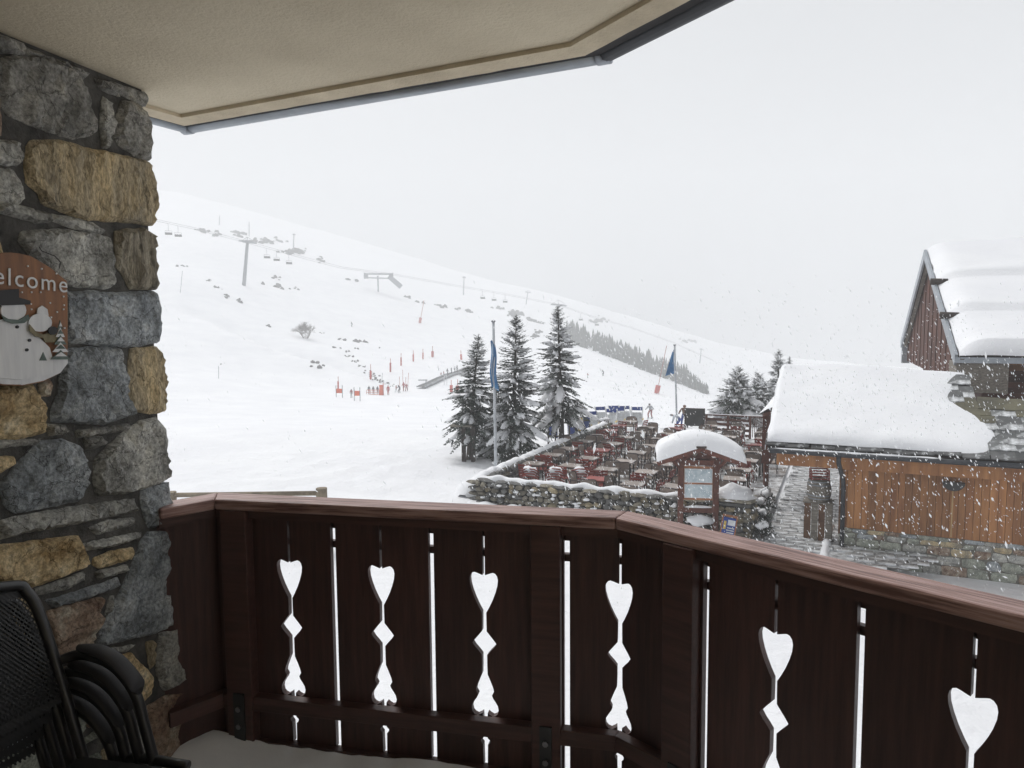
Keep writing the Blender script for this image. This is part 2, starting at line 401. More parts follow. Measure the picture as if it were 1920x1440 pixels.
def in_poly(x, y, P):
    c = False; n = len(P); j = n - 1
    for i in range(n):
        xi, yi = P[i]; xj, yj = P[j]
        if (yi > y) != (yj > y) and x < (xj - xi) * (y - yi) / (yj - yi) + xi: c = not c
        j = i
    return c
def edge_dist(x, y, P):
    b = 1e9; n = len(P)
    for i in range(n):
        x1, y1 = P[i]; x2, y2 = P[(i + 1) % n]
        dx, dy = x2 - x1, y2 - y1; L = dx * dx + dy * dy + 1e-12
        t = max(0, min(1, ((x - x1) * dx + (y - y1) * dy) / L))
        d = math.hypot(x - x1 - t * dx, y - y1 - t * dy)
        if d < b: b = d
    return b
def stone_sheet(mb, poly, to3, thick=0.03, step=0.02, seed=0, rough=0.008, rim=0.018, back=0.06, grain=(1, 1), mi=0, jit=0.003):
    """one rough-faced stone: an outline in wall coordinates given a knobbly raised face and sides that run back into the mortar"""
    rr = random.Random(seed)
    n = len(poly); bd = []
    for i in range(n):
        a, b = poly[i], poly[(i + 1) % n]
        L = math.hypot(b[0] - a[0], b[1] - a[1]); k = max(1, int(round(L / step)))
        for q in range(k):
            t = q / k; w = 0 if q == 0 else 1
            bd.append((a[0] + (b[0] - a[0]) * t + rr.uniform(-jit, jit), a[1] + (b[1] - a[1]) * t + rr.uniform(-jit, jit)))
    # round the corners a little
    for _ in range(1):
        bd = [((bd[i - 1][0] + 6 * bd[i][0] + bd[(i + 1) % len(bd)][0]) / 8, (bd[i - 1][1] + 6 * bd[i][1] + bd[(i + 1) % len(bd)][1]) / 8) for i in range(len(bd))]
    pts = list(bd)
    xs = [p[0] for p in bd]; ys = [p[1] for p in bd]
    y = min(ys); row = 0
    while y < max(ys):
        x = min(xs) + (row % 2) * step / 2
        while x < max(xs):
            px, py = x + rr.uniform(-.3, .3) * step, y + rr.uniform(-.3, .3) * step
            if in_poly(px, py, bd) and edge_dist(px, py, bd) > step * 0.38: pts.append((px, py))
            x += step
        y += step * 0.87; row += 1
    nb = len(bd)
    res = delaunay_2d_cdt([V(p) for p in pts], [(i, (i + 1) % nb) for i in range(nb)], [], 1, 1e-6)
    rv, rf = res[0], res[2]
    tilt = (rr.uniform(-.05, .05), rr.uniform(-.05, .05)); cx, cy = sum(xs) / nb, sum(ys) / nb
    vs = []
    for p in rv:
        d = edge_dist(p.x, p.y, bd)
        k = min(1, d / rim); prof = math.sin(k * math.pi / 2) ** 0.34
        q = V((p.x * grain[0], p.y * grain[1], seed * 2.37))
        h = thick * prof + (noise.noise(q * 14) * rough + noise.noise(q * 34) * rough * 0.6 + (abs(noise.noise(q * 22 + V((5, 1, 2)))) - .2) * rough * 0.9) * (0.35 + 0.65 * prof)
        h += ((p.x - cx) * tilt[0] + (p.y - cy) * tilt[1]) * prof
        vs.append(to3(p.x, p.y, h))
    b0 = len(vs)
    idx = {}
    cnt = {}
    for f in rf:
        for i in range(len(f)):
            e = (f[i], f[(i + 1) % len(f)]); cnt[tuple(sorted(e))] = cnt.get(tuple(sorted(e)), 0) + 1; idx[tuple(sorted(e))] = e
    fs = [tuple(f) for f in rf]
    bk = {}
    for k_, c in cnt.items():
        if c == 1:
            a, b = idx[k_]
            for q in (a, b):
                if q not in bk:
                    bk[q] = len(vs); vs.append(to3(rv[q].x, rv[q].y, -back))
            fs.append((b, a, bk[a], bk[b]))
    mb.add(vs, fs, mi)
    return mb

wall = thing('stone_wall', 'rough natural stone wall at the left end of the balcony, grey, blue and yellow blocks', 'wall', W(0, 0))
core = MB()
core.prism([W(0.026, -0.3, -0.004), W(3.6, -0.3, -0.004), W(3.6, ZC + 0.2, -0.004), W(0.026, ZC + 0.2, -0.004)], WN * -0.42)
core.build('mortar', m_mortar, wall, world=True)
TR = [
 ('dark', [(20,107),(60,103),(100,107),(150,132),(172,157),(184,200),(194,243),(180,253),(150,257),(110,246),(60,226),(30,214),(19,195)]),
 ('dark', [(0,60),(45,74),(60,85),(100,102),(150,124),(178,138),(170,147),(140,132),(110,108),(60,99),(0,93)]),
 ('grey', [(208,180),(220,190),(228,225),(218,275),(207,275),(204,230)]),
 ('dark', [(243,187),(270,192),(290,215),(296,250),(293,300),(275,295),(237,270),(229,255),(235,215)]),
 ('dark', [(222,152),(284,172),(292,184),(286,198),(234,170)]),
 ('dark', [(192,146),(224,156),(240,180),(202,165)]),
 ('brown', [(-25,163),(0,165),(12,172),(17,200),(16,250),(0,255),(-25,252)]),
 ('dark', [(-20,95),(3,97),(14,112),(14,162),(-20,158)]),
 ('ochre', [(74,263),(130,262),(165,275),(240,290),(293,303),(303,345),(303,390),(297,421),(240,414),(170,410),(95,380),(90,360),(66,340),(63,310),(68,275)]),
 ('grey', [(-22,258),(45,265),(53,275),(52,300),(45,307),(-22,304)]),
 ('grey', [(-22,312),(40,318),(50,335),(61,370),(54,379),(20,381),(-22,368)]),
 ('grey', [(4,383),(25,380),(105,400),(105,415),(80,415),(35,401),(5,396)]),
 ('grey', [(110,402),(140,405),(190,420),(213,432),(203,437),(150,426),(111,412)]),
 ('grey', [(55,436),(85,432),(130,430),(200,440),(222,446),(226,500),(228,529),(215,540),(160,536),(127,530),(108,503),(72,476),(52,452)]),
 ('stripe', [(230,432),(285,428),(300,440),(306,480),(308,541),(258,541),(246,515),(233,500),(231,460)]),
 ('yellow', [(-24,432),(2,437),(12,447),(20,475),(-24,480)]),
 ('blue', [(130,548),(180,547),(240,551),(300,546),(308,560),(315,620),(312,640),(270,648),(215,648),(146,640),(131,620)]),
 ('blue', [(134,655),(185,652),(235,655),(248,700),(255,780),(210,795),(112,790),(111,770),(126,740),(131,690)]),
 ('ochre', [(258,655),(305,650),(315,670),(322,730),(323,771),(300,775),(258,770),(255,720)]),
 ('yellow', [(-25,728),(20,727),(76,722),(86,745),(100,810),(60,821),(-25,825)]),
 ('brown', [(90,716),(109,712),(110,740),(91,744)]),
 ('dark', [(158,808),(255,796),(250,806),(200,815),(160,820)]),
 ('dark', [(106,796),(135,798),(138,813),(109,817)]),
 ('dark', [(174,824),(205,820),(214,834),(176,844)]),
 ('grey', [(-22,830),(92,823),(85,832),(-22,842)]),
 ('yellow', [(-22,874),(15,860),(40,856),(43,870),(15,885),(-22,889)]),
 ('blue', [(16,910),(50,870),(90,829),(130,826),(165,836),(175,860),(172,920),(160,940),(80,956),(45,962),(25,945)]),
 ('grey', [(193,860),(230,826),(275,791),(305,784),(320,800),(325,840),(329,895),(315,905),(250,925),(198,929),(191,905)]),
 ('grey', [(13,979),(60,969),(130,956),(200,946),(265,938),(270,958),(150,984),(60,999),(16,1012)]),
 ('grey', [(181,991),(215,979),(265,973),(264,985),(195,1002)]),
 ('grey', [(171,1021),(279,999),(275,1010),(225,1024),(176,1033)]),
 ('blue', [(277,920),(330,906),(334,960),(326,980),(293,991),(281,960)]),
 ('yellow', [(-25,1031),(60,1020),(159,1006),(162,1025),(184,1058),(160,1069),(76,1102),(50,1092),(-25,1092)]),
 ('yellow', [(191,1050),(215,1038),(262,1028),(260,1049),(200,1065),(190,1061)]),
 ('grey', [(194,1075),(250,1061),(253,1071),(200,1087)]),
 ('grey', [(82,1108),(170,1076),(172,1089),(140,1104),(86,1115)]),
 ('blue', [(101,1128),(150,1115),(234,1086),(239,1099),(180,1121),(116,1139)]),
 ('blue', [(291,999),(335,996),(343,1060),(346,1100),(348,1168),(300,1189),(197,1214),(201,1190),(236,1120),(263,1060),(276,1020)]),
 ('brown', [(96,1151),(204,1121),(199,1150),(181,1234),(111,1249),(106,1200)]),
 ('grey', [(222,1121),(228,1119),(220,1149),(212,1154)]),
 ('grey', [(206,1220),(268,1211),(254,1222),(207,1227)]),
 ('yellow', [(231,1231),(258,1227),(280,1250),(299,1270),(297,1304),(280,1319),(270,1280)]),
 ('ochre', [(288,1206),(300,1204),(302,1250),(295,1255)]),
 ('grey', [(312,1190),(348,1173),(353,1220),(352,1279),(321,1297),(307,1260)]),
 ('brown', [(290,1326),(350,1293),(360,1360),(366,1450),(300,1450),(295,1380)]),
 ('green', [(131,1321),(170,1321),(172,1368),(135,1399)]),
 ('brown', [(176,1341),(240,1330),(262,1352),(200,1361),(179,1364)]),
 ('green', [(168,1390),(215,1363),(217,1373),(175,1396)]),
 ('green', [(-20,1426),(90,1413),(120,1440),(122,1475),(-20,1480)]),
 ('green', [(140,1442),(200,1416),(198,1452),(150,1470)]),
 ('ochre', [(206,1411),(225,1401),(236,1440),(240,1470),(214,1470)]),
 ('grey', [(96,508),(118,500),(126,532),(120,560),(98,548)]),
 ('dark', [(-20,492),(60,482),(92,505),(90,620),(-20,640)]),
 ('dark', [(-20,650),(90,640),(120,652),(118,700),(80,712),(-20,716)]),
 ('brown', [(20,1260),(118,1262),(124,1305),(60,1340),(20,1330)]),
 ('grey', [(245,1375),(284,1345),(288,1400),(280,1450),(250,1450)]),
 ('blue', [(20,1345),(80,1345),(122,1325),(122,1400),(20,1405)]),
 ('ochre', [(10,1120),(75,1115),(90,1180),(98,1245),(10,1250)]),
]
for i, (kd, pp) in enumerate(TR):
    mb = MB()
    pol = [wall_sz(*p) for p in pp]
    gx, gy = sum(p[0] for p in pol) / len(pol), sum(p[1] for p in pol) / len(pol)
    
    sg_ = 1 if sum(pol[k][0] * pol[(k + 1) % len(pol)][1] - pol[(k + 1) % len(pol)][0] * pol[k][1] for k in range(len(pol))) > 0 else -1
    P2 = []
    for k in range(len(pol)):      # let each stone reach a little way over its joint
        a_, b_, c_ = V(pol[k - 1]), V(pol[k]), V(pol[(k + 1) % len(pol)])
        n_ = ((b_ - a_).normalized() + (c_ - b_).normalized()); n_ = V((n_.y, -n_.x)) * sg_
        n_ = n_.normalized() if n_.length > 1e-6 else V((0, 0))
        P2.append((b_.x + n_.x * .0045, b_.y + n_.y * .0045))
    pol = P2
    ar = abs(sum(pol[k][0] * pol[(k + 1) % len(pol)][1] - pol[(k + 1) % len(pol)][0] * pol[k][1] for k in range(len(pol)))) / 2
    big = ar > 0.02
    rr = random.Random(i * 5 + 1)
    gr = (1.6, 0.55) if kd in ('stripe', 'ochre') else (0.6, 1.2) if kd in ('yellow', 'brown') else (1, 1)
    stone_sheet(mb, pol, W, thick=(0.020 if big else 0.014) + rr.uniform(-.006, .008), step=0.016 if big else 0.012, seed=i + 1,
                rough=0.013 if big else 0.008, rim=0.011 if big else 0.008, back=0.05, grain=gr)
    mb.build('stone', STONE[kd], wall, world=True)
# the wall goes on past the picture: plainer courses nearer than the frame's edge and low down
z = 0.02; q = 200
while z < 2.4:
    h = RND.uniform(0.12, 0.24); s = max(wall_sz(-30, 720)[0] + 0.03, 0.0) if z > 0.55 else 0.02
    if z > 0.55 and z < 0.62: s = max(s, 0.55)
    while s < 1.9:
        w = RND.uniform(0.16, 0.42)
        if z + h < ZC and (s > wall_sz(-30, 900)[0] or z + h < wall_sz(200, 1470)[1]):
            j = lambda: RND.uniform(-.012, .012)
            pol = [(s + j(), z + j()), (s + w / 2, z + j()), (s + w + j() - .02, z + j()), (s + w + j() - .02, z + h - .02 + j()), (s + w / 2, z + h - .02 + j()), (s + j(), z + h - .02 + j())]
            mb = MB(); stone_sheet(mb, pol, W, thick=RND.uniform(.02, .035), step=0.035, seed=q, rough=0.009, rim=0.02)
            mb.build('stone', STONE[RND.choice(['grey', 'blue', 'grey', 'dark', 'ochre', 'brown'])], wall, world=True); q += 1
        s += w
    z += h

# ---- ceiling slab of the balcony above, its drip edge and gutter
CP = [at_z(292, 212, ZC), at_z(345, 227, ZC), at_z(1097, 92, ZC), at_z(1267, 0, ZC)]
dd = (CP[3] - CP[2]).normalized()
CP[3] = CP[2] + dd * 2.6
d0 = (CP[0] - CP[1]).normalized(); CP[0] = CP[1] + d0 * 1.2
def offs(pts, o):
    """offset a plan polyline outwards (to its left) with mitred corners"""
    out = []
    for i, p in enumerate(pts):
        ns = []
        if i > 0: d = (pts[i] - pts[i - 1]).to_2d().normalized(); ns.append(V((-d.y, d.x)))
        if i < len(pts) - 1: d = (pts[i + 1] - pts[i]).to_2d().normalized(); ns.append(V((-d.y, d.x)))
        if len(ns) == 2:
            m = (ns[0] + ns[1]).normalized(); m = m / max(0.3, m.dot(ns[0]))
        else: m = ns[0]
        out.append(V((p.x + m.x * o, p.y + m.y * o, p.z)))
    return out
slab = thing('balcony_ceiling', 'cream stucco underside of the balcony above with a drip edge', 'ceiling', (0, 1, ZC))
mb = MB()
inner = offs(CP, -0.075)
poly = inner + [V((inner[3].x + 0.5, -2.2, ZC)), V((-3.4, -2.2, ZC)), V((-3.4, inner[0].y, ZC))]
mb.prism([V((p.x, p.y, ZC)) for p in reversed(poly)], (0, 0, 0.24))
mb.build('soffit', m_stucco, slab, world=True)
mb = MB()
a, b = offs(CP, -0.073), offs(CP, 0.0)
for i in range(3):
    nst = 26
    for q in range(nst):
        t0, t1 = q / nst, (q + 1) / nst
        p0, p1 = a[i].lerp(a[i + 1], t0), a[i].lerp(a[i + 1], t1)
        q0, q1 = b[i].lerp(b[i + 1], t0), b[i].lerp(b[i + 1], t1)
        j0 = noise.noise(V((q * .7, i * 9, 0))) * 0.006 if 0 < q else 0
        j1 = noise.noise(V(((q + 1) * .7, i * 9, 0))) * 0.006 if q < nst - 1 else 0
        dz = -0.020
        vs = [p0 + V((0, 0, dz + .006)), p1 + V((0, 0, dz + .006)), q1 + V((0, j1, dz)), q0 + V((0, j0, dz)),
              p0 + V((0, 0, .2)), p1 + V((0, 0, .2)), q1 + V((0, j1, .2)), q0 + V((0, j0, .2))]
        mb.add(vs, [(0, 1, 2, 3), (3, 2, 6, 7), (4, 7, 6, 5), (0, 4, 5, 1)])
mb.build('drip_edge', m_stucco_edge, slab, world=True)
mb = MB()
a, b = offs(CP, 0.004), offs(CP, 0.070)
for i in range(3):
    mb.prism([a[i] + V((0, 0, .0)), a[i + 1] + V((0, 0, .0)), b[i + 1] + V((0, 0, .0)), b[i] + V((0, 0, .0))], (0, 0, .25))
mb.build('fascia', m_fascia, slab, world=True)
gut = thing('roof_gutter', 'grey zinc gutter running along the edge of the ceiling overhead', 'gutter', (0, 3, ZC))
g0 = offs(CP, 0.098)
for i in range(3):
    mb = MB(); mb.tube([g0[i] + V((0, 0, .012)), g0[i + 1] + V((0, 0, .012))], 0.029, n=14)
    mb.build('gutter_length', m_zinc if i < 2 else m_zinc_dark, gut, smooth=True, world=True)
for i in (1, 2):
    mb = MB(); d = (g0[2] - g0[1]).normalized()
    mb.tube([g0[i] - d * .022 + V((0, 0, .012)), g0[i] + d * .022 + V((0, 0, .012))], 0.032, n=14); mb.build('gutter_joint', m_zinc, gut, smooth=True, world=True)

# ---- floor, back of the building
fl = MB(); fl.prism([V((-3.2, -2.2, 0)), V((2.4, -2.2, 0)), V((2.4, 1.25, 0)), V((0.45, 2.44, 0)), V((-1.15, 2.62, 0)), V((-3.2, 2.3, 0))], (0, 0, -0.22))
fl.v = [(a, b, c - .06) for a, b, c in fl.v]
kind(fl.build('floor', m_floor), 'structure')
bw = MB(); bw.box((0, -1.5, 1.2), (9, 0.2, 3.2))
tag(bw.build('house_wall', m_stucco), 'plain cream wall of the house behind the balcony', 'wall')

# ---- railing
RP = [at_z(336, 948, 1.0), at_z(402, 936, 1.0), at_z(1154, 971, 1.0), at_z(1920, 1154, 1.0)]
RP[0] = RP[1] + (RP[0] - RP[1]).normalized() * 0.20
RP[3] = RP[2] + (RP[3] - RP[2]).normalized() * 2.6
RP = [V((p.x, p.y, 0)) for p in RP]
rail = thing('balcony_railing', 'dark brown wooden balcony railing with heart and diamond cut-outs between its boards', 'railing', (RP[1].x, RP[1].y, 0))
def seg_angle(i):
    d = RP[i + 1] - RP[i]; return math.atan2(d.y, d.x)
def seg_piece(name, i, o0, o1, z0, z1, mat, bevel=0.0, gap=0.0):
    """a length of timber along railing section i, mitred where the sections meet; local x runs along it"""
    L = (RP[i + 1] - RP[i]).length; ang = seg_angle(i)
    def xs(o):
        x0, x1 = 0.0, L
        if i > 0: x0 = o * math.tan((ang - seg_angle(i - 1)) / 2)
        if i < 2: x1 = L - o * math.tan((seg_angle(i + 1) - ang) / 2)
        return x0 + gap, x1 - gap
    a0, a1 = xs(o0); b0, b1 = xs(o1)
    mb = MB(); mb.prism([V((a0, o0, z0)), V((a1, o0, z0)), V((b1, o1, z0)), V((b0, o1, z0))], (0, 0, z1 - z0))
    o = mb.build(name, mat, rail, bevel=bevel)
    o.location = RP[i] - rail.location; o.rotation_euler = (0, 0, ang)
    return o
for i in range(3):
    seg_piece('handrail', i, 0.0, 0.108, 0.958, 1.0, m_cap, bevel=0.007, gap=0.0006)
    seg_piece('top_rail', i, 0.016, 0.048, 0.925, 0.957, m_rail)
    seg_piece('outer_rail', i, 0.075, 0.102, 0.888, 0.957, m_rail)
    seg_piece('outer_batten', i, 0.075, 0.098, 0.812, 0.838, m_rail)
    seg_piece('lower_rail', i, 0.004, 0.047, 0.158, 0.216, m_rail, bevel=0.003)
    seg_piece('outer_batten', i, 0.075, 0.098, 0.135, 0.160, m_rail)
    seg_piece('bottom_rail', i, 0.020, 0.047, -0.06, 0.026, m_rail)
    seg_piece('kick_board', i, 0.052, 0.070, -0.20, 0.018, m_rail)
OI, OO = 0.049, 0.073
def heart_profile():
    """half width of the cut-out at each height, read off the second heart of the front section"""
    ang = seg_angle(1); n = V((-math.sin(ang), math.cos(ang), 0))
    def z(py): return at_plane(717, py, RP[1] + n * OI, n).z
    k = 2.63 / F
    raw = [(996, 2.2), (1066, 2.4), (1064.5, 7), (1062, 14), (1061, 18), (1062.5, 22), (1067, 25.5), (1074, 27), (1084, 26), (1096, 22.5), (1110, 17), (1124, 10), (1134, 4.2),
           (1150, 4.2), (1168, 4.6), (1176, 11.5), (1184, 18.5), (1190, 23), (1197, 18), (1204, 11), (1211, 5), (1230, 5), (1246, 5.5), (1258, 11), (1270, 16), (1277, 17.5),
           (1281, 15), (1284, 13.5), (1289, 15.5), (1295, 20), (1302, 24.5), (1309, 26), (1316, 24.5), (1320, 20.5), (1322, 15), (1319, 9), (1316, 5), (1330, 4.2), (1362, 4.2), (1366, 9), (1370, 8.5), (1374, 4.6), (1418, 4.6)]
    return [(z(y), w * k) for y, w in raw]
HP = heart_profile()
def hit_s(px, py, i):
    ang = seg_angle(i); n = V((-math.sin(ang), math.cos(ang), 0))
    p = at_plane(px, py, RP[i] + n * OI, n)
    return (p - RP[i]).dot(V((math.cos(ang), math.sin(ang), 0)))
BZ0, BZ1 = 0.022, 0.955
def edge_pts(s, kind_, side):
    """points of a board's long edge going up; side +1: the board lies to the right of s"""
    if kind_ == 'gap': return [(s + side * 0.0105, BZ0), (s + side * 0.0105, 0.945), (s + side * .0015, 0.948), (s + side * .0015, BZ1)]
    if kind_ == 'end': return [(s, BZ0), (s, BZ1)]
    pts = [(s + side * max(0.0045, w), z) for z, w in reversed(HP)]
    pts = [p for p in pts if BZ0 < p[1] < 0.945]
    return [(s + side * 0.0075, BZ0)] + pts + [(s + side * 0.004, 0.945), (s + side * .0015, 0.948), (s + side * .0015, BZ1)]
def board(i, s0, k0, s1, k1):
    Lf = edge_pts(s0, k0, +1); Rt = edge_pts(s1, k1, -1)
    loop = Rt + list(reversed(Lf))
    lx = (s0 + s1) / 2
    mb = MB(); mb.prism([V((x - lx, 0, z)) for x, z in loop], (0, OO - OI, 0))
    o = mb.build('board', m_board, rail)
    ang = seg_angle(i); n = V((-math.sin(ang), math.cos(ang), 0)); t = V((math.cos(ang), math.sin(ang), 0))
    o.location = RP[i] - rail.location + t * lx + n * OI; o.rotation_euler = (0, 0, ang)
def seg_end(i):     # where the boards of section i meet the next section's
    L = (RP[i + 1] - RP[i]).length
    return L - OI * math.tan((seg_angle(i + 1) - seg_angle(i)) / 2)
def seg_start(i): return OI * math.tan((seg_angle(i) - seg_angle(i - 1)) / 2)
f1 = [(seg_start(1) + .002, 'end'), (hit_s(464, 1150, 1), 'gap'), (hit_s(546, 1165, 1), 'heart'), (hit_s(628, 1150, 1), 'gap'), (hit_s(717, 1180, 1), 'heart'), (hit_s(810, 1150, 1), 'gap'),
      (hit_s(908, 1180, 1), 'heart'), (hit_s(1003, 1180, 1), 'gap'), (hit_s(1063, 1180, 1), 'gap'), (seg_end(1), 'heart')]
f2 = [(seg_start(2), 'heart'), (hit_s(1322, 1250, 2), 'gap'), (hit_s(1452, 1280, 2), 'heart'), (hit_s(1611, 1280, 2), 'gap'), (hit_s(1823, 1330, 2), 'heart')]
print('S1', [round(a[0], 3) for a in f1]); print('S2', [round(a[0], 3) for a in f2])
pit = f2[4][0] - f2[3][0]
for k in range(5): f2.append((f2[-1][0] + pit, 'gap' if k % 2 == 0 else 'heart'))
for a, b in zip(f1, f1[1:]): board(1, a[0], a[1], b[0], b[1])
for a, b in zip(f2, f2[1:]): board(2, a[0], a[1], b[0], b[1])
e0 = seg_end(0)
board(0, 0.002, 'end', e0 - 0.002, 'end')
for (cx_, cy_) in [(offs(RP, .064)[1].x, offs(RP, .064)[1].y)]:
    b_ = MB(); b_.tube([(cx_, cy_, -.05), (cx_, cy_, .95)], .016, n=8); b_.build('corner_strip', m_board, rail, world=True)
def post(i, s, w, o0=-0.004, brk=True):
    ang = seg_angle(i); n = V((-math.sin(ang), math.cos(ang), 0)); t = V((math.cos(ang), math.sin(ang), 0))
    mb = MB(); mb.box((0, (o0 + 0.0482) / 2, 0.4485), (w, 0.0482 - o0, 1.017))
    o = mb.build('post', m_rail, rail, bevel=0.004); o.location = RP[i] - rail.location + t * s; o.rotation_euler = (0, 0, ang)
    if brk:
        pl = MB(); pl.box((0, o0 - 0.004, 0.085), (w * 0.42, 0.007, 0.29)); pl = pl.build('bracket', m_blackmetal, o)
        for zz in (0.10, 0.17):
            b = MB(); b.tube([(0, o0 - 0.0085, zz), (0, o0 - 0.016, zz)], 0.011, n=8); b.build('bolt', m_bolt, o)
    return o
post(1, hit_s(1027, 1200, 1), 0.105)
post(2, hit_s(1270, 1200, 2) + 0.03, 0.11)
post(1, 0.075, 0.11)
post(2, f2[-3][0], 0.11)

# ---- snow blown in along the foot of the railing
sn = MB(); P = []
ang = seg_angle(1); n1 = V((-math.sin(ang), math.cos(ang), 0)); t1 = V((math.cos(ang), math.sin(ang), 0))
for a in range(61):
    row = []
    s = -0.20 + a * 0.035
    for b in range(21):
        o = 0.0085 - b * 0.04
        if s > 1.6 and o < 0: o *= 0.8
        q = V((s * 3, o * 3, 1))
        base = -0.06 + 0.105 * (1 - (b / 20) ** 2.2) * (0.9 + 0.25 * noise.noise(q * 0.8)) * max(0.05, min(1, (1.95 - s) / 0.5))
        base += 0.030 * math.exp(-((s + 0.02) / 0.16) ** 2 - ((o + .05) / .12) ** 2)
        base += 0.006 * noise.noise(q * 6)
        if b == 20: base = -0.07
        row.append(RP[1] + t1 * s + n1 * o + V((0, 0, base)))
    P.append(row)
sn.grid(P)
o = sn.build('blown_snow', m_snow_near, smooth=True); kind(o, 'stuff')
o['label'] = 'soft snow blown in along the foot of the railing'

# ---- stacked mesh armchairs in the corner
def make_stack_chair():
    t = thing('stacking_chair', 'x', 'chair')
    def arc(pts, n=5):
        out = []
        P = [V(p) for p in pts]
        for i in range(len(P) - 1):
            p0 = P[max(i - 1, 0)]; p1 = P[i]; p2 = P[i + 1]; p3 = P[min(i + 2, len(P) - 1)]
            for k in range(n):
                u = k / n
                out.append(0.5 * ((2 * p1) + (p2 - p0) * u + (2 * p0 - 5 * p1 + 4 * p2 - p3) * u * u + (3 * p1 - p0 - 3 * p2 + p3) * u ** 3))
        out.append(P[-1]); return out
    bx = 0.255
    # back frame: one bent tube
    mb = MB()
    mb.tube(arc([(-bx, -.18, .40), (-bx, -.235, .60), (-bx * .98, -.285, .78), (-bx * .93, -.308, .845), (-bx * .80, -.318, .872), (0, -.325, .905), (bx * .80, -.318, .872), (bx * .93, -.308, .845), (bx * .98, -.285, .78), (bx, -.235, .60), (bx, -.18, .40)], 5), 0.0135, n=10)
    mb.build('back_frame', m_blackmetal, t, smooth=True)
    # woven back: two sets of fine strands, so the wall shows through
    def bp(u, v):     # u across -1..1, v up 0..1
        z = .56 + v * (.305 + .03 * (1 - u * u))
        y = -.225 - .095 * v ** 1.15 - 0.02 * (1 - u * u)
        return V((u * bx * 0.965, y, z))
    mb = MB()
    def strand(a, b, w, k=7, lift=0):
        pts = [bp(a[0] + (b[0] - a[0]) * q / k, a[1] + (b[1] - a[1]) * q / k) for q in range(k + 1)]
        d = (pts[-1] - pts[0]).normalized(); s_ = d.cross(V((0, 1, 0.2))).normalized() * w / 2
        vs = [p + s_ + V((0, lift, 0)) for p in pts] + [p - s_ + V((0, lift, 0)) for p in pts]
        mb.add(vs, [(i, i + 1, k + 2 + i, k + 1 + i) for i in range(k)])
    nn = 62
    for i in range(nn):
        u0 = -1.9 + i * (2.9 / nn)
        for sgn in (1, -1):
            a = (u0, 0.0); b = (u0 + 1.0, 1.0)
            # clip to -1..1
            lo = max(0.0, -1 - u0); hi = min(1.0, 1 - u0)
            if hi - lo < .03: continue
            strand((sgn * (u0 + lo), lo), (sgn * (u0 + hi), hi), 0.0042, lift=0.001 * sgn)
    for v in (0.03, .045, .06, .90, .915, .93, .945, .96): strand((-1, v), (1, v), 0.0055, k=9)
    o = mb.build('woven_back', m_mesh, t)
    # side frames with arms
    for sg in (-1, 1):
        x = sg * 0.285
        mb = MB()
        mb.tube(arc([(sg * bx, -.262, .655), (x, -.225, .668), (x, -.17, .672), (x, -.10, .650), (x, -.045, .59), (x, -.02, .50), (x, .03, .30), (x, .10, 0.0)], 6), 0.0135, n=10)
        mb.build('front_leg', m_blackmetal, t, smooth=True)
        mb = MB(); mb.tube(arc([(x, .10, .42), (x, -.12, .40), (x, -.24, .22), (x, -.33, 0.0)], 5), 0.0125, n=10)
        mb.build('rear_leg', m_blackmetal, t, smooth=True)
        # arm pad
        P = []
        path = arc([(x, -.21, .688), (x, -.155, .688), (x, -.095, .668), (x, -.045, .622), (x, -.03, .595)], 5)
        for k, p in enumerate(path):
            f = k / (len(path) - 1); w = 0.024 * min(1, 0.35 + 4 * f) * min(1, 0.45 + 4 * (1 - f))
            row = []
            for q in range(13):
                a = 2 * math.pi * q / 12
                row.append(p + V((math.cos(a) * w, 0, 0.002 + math.sin(a) * 0.009)))
            P.append(row)
        mb = MB(); mb.grid(P); mb.add(P[0][:12], [tuple(range(12))]); mb.add(P[-1][:12], [tuple(reversed(range(12)))])
        mb.build('armrest', m_blackplastic, t, smooth=True)
    mb = MB()
    P = [[V((-.25 + .5 * i / 8, -.19 + .43 * j / 8, .425 - .02 * math.sin(math.pi * i / 8) + .01 * (j / 8))) for j in range(9)] for i in range(9)]
    mb.grid(P); mb.tube([(-.25, .24, .43), (.25, .24, .43)], .0125, n=8)
    mb.build('seat', m_mesh, t, smooth=True)
    return t
SRZ = R(-104)
_far = at_y(104, 1262, 1.75); _m = Matrix.Rotation(SRZ, 3, 'Z') @ V((-.26, -.26, 0)); SX, SY = _far.x - _m.x, _far.y - _m.y
ch0 = make_stack_chair()
tm = tree_map()
labs = ['black mesh-backed garden armchair at the bottom of the stack by the stone wall', 'black mesh-backed garden armchair second from the bottom of the stack',
        'black mesh-backed garden armchair second from the top of the stack', 'black mesh-backed garden armchair on top of the stack by the stone wall']
for k in range(4):
    loc = V((SX, SY, 0)) + Matrix.Rotation(SRZ, 3, 'Z') @ V((0, 0.030 * (k - 3), 0.047 * (k - 3) + .159))
    c = ch0 if k == 0 else copy_tree_with(ch0, tm)
    c.location = loc; c.rotation_euler = (0, 0, SRZ); c['label'] = labs[k]; c['group'] = 'stacked garden chairs on the balcony'

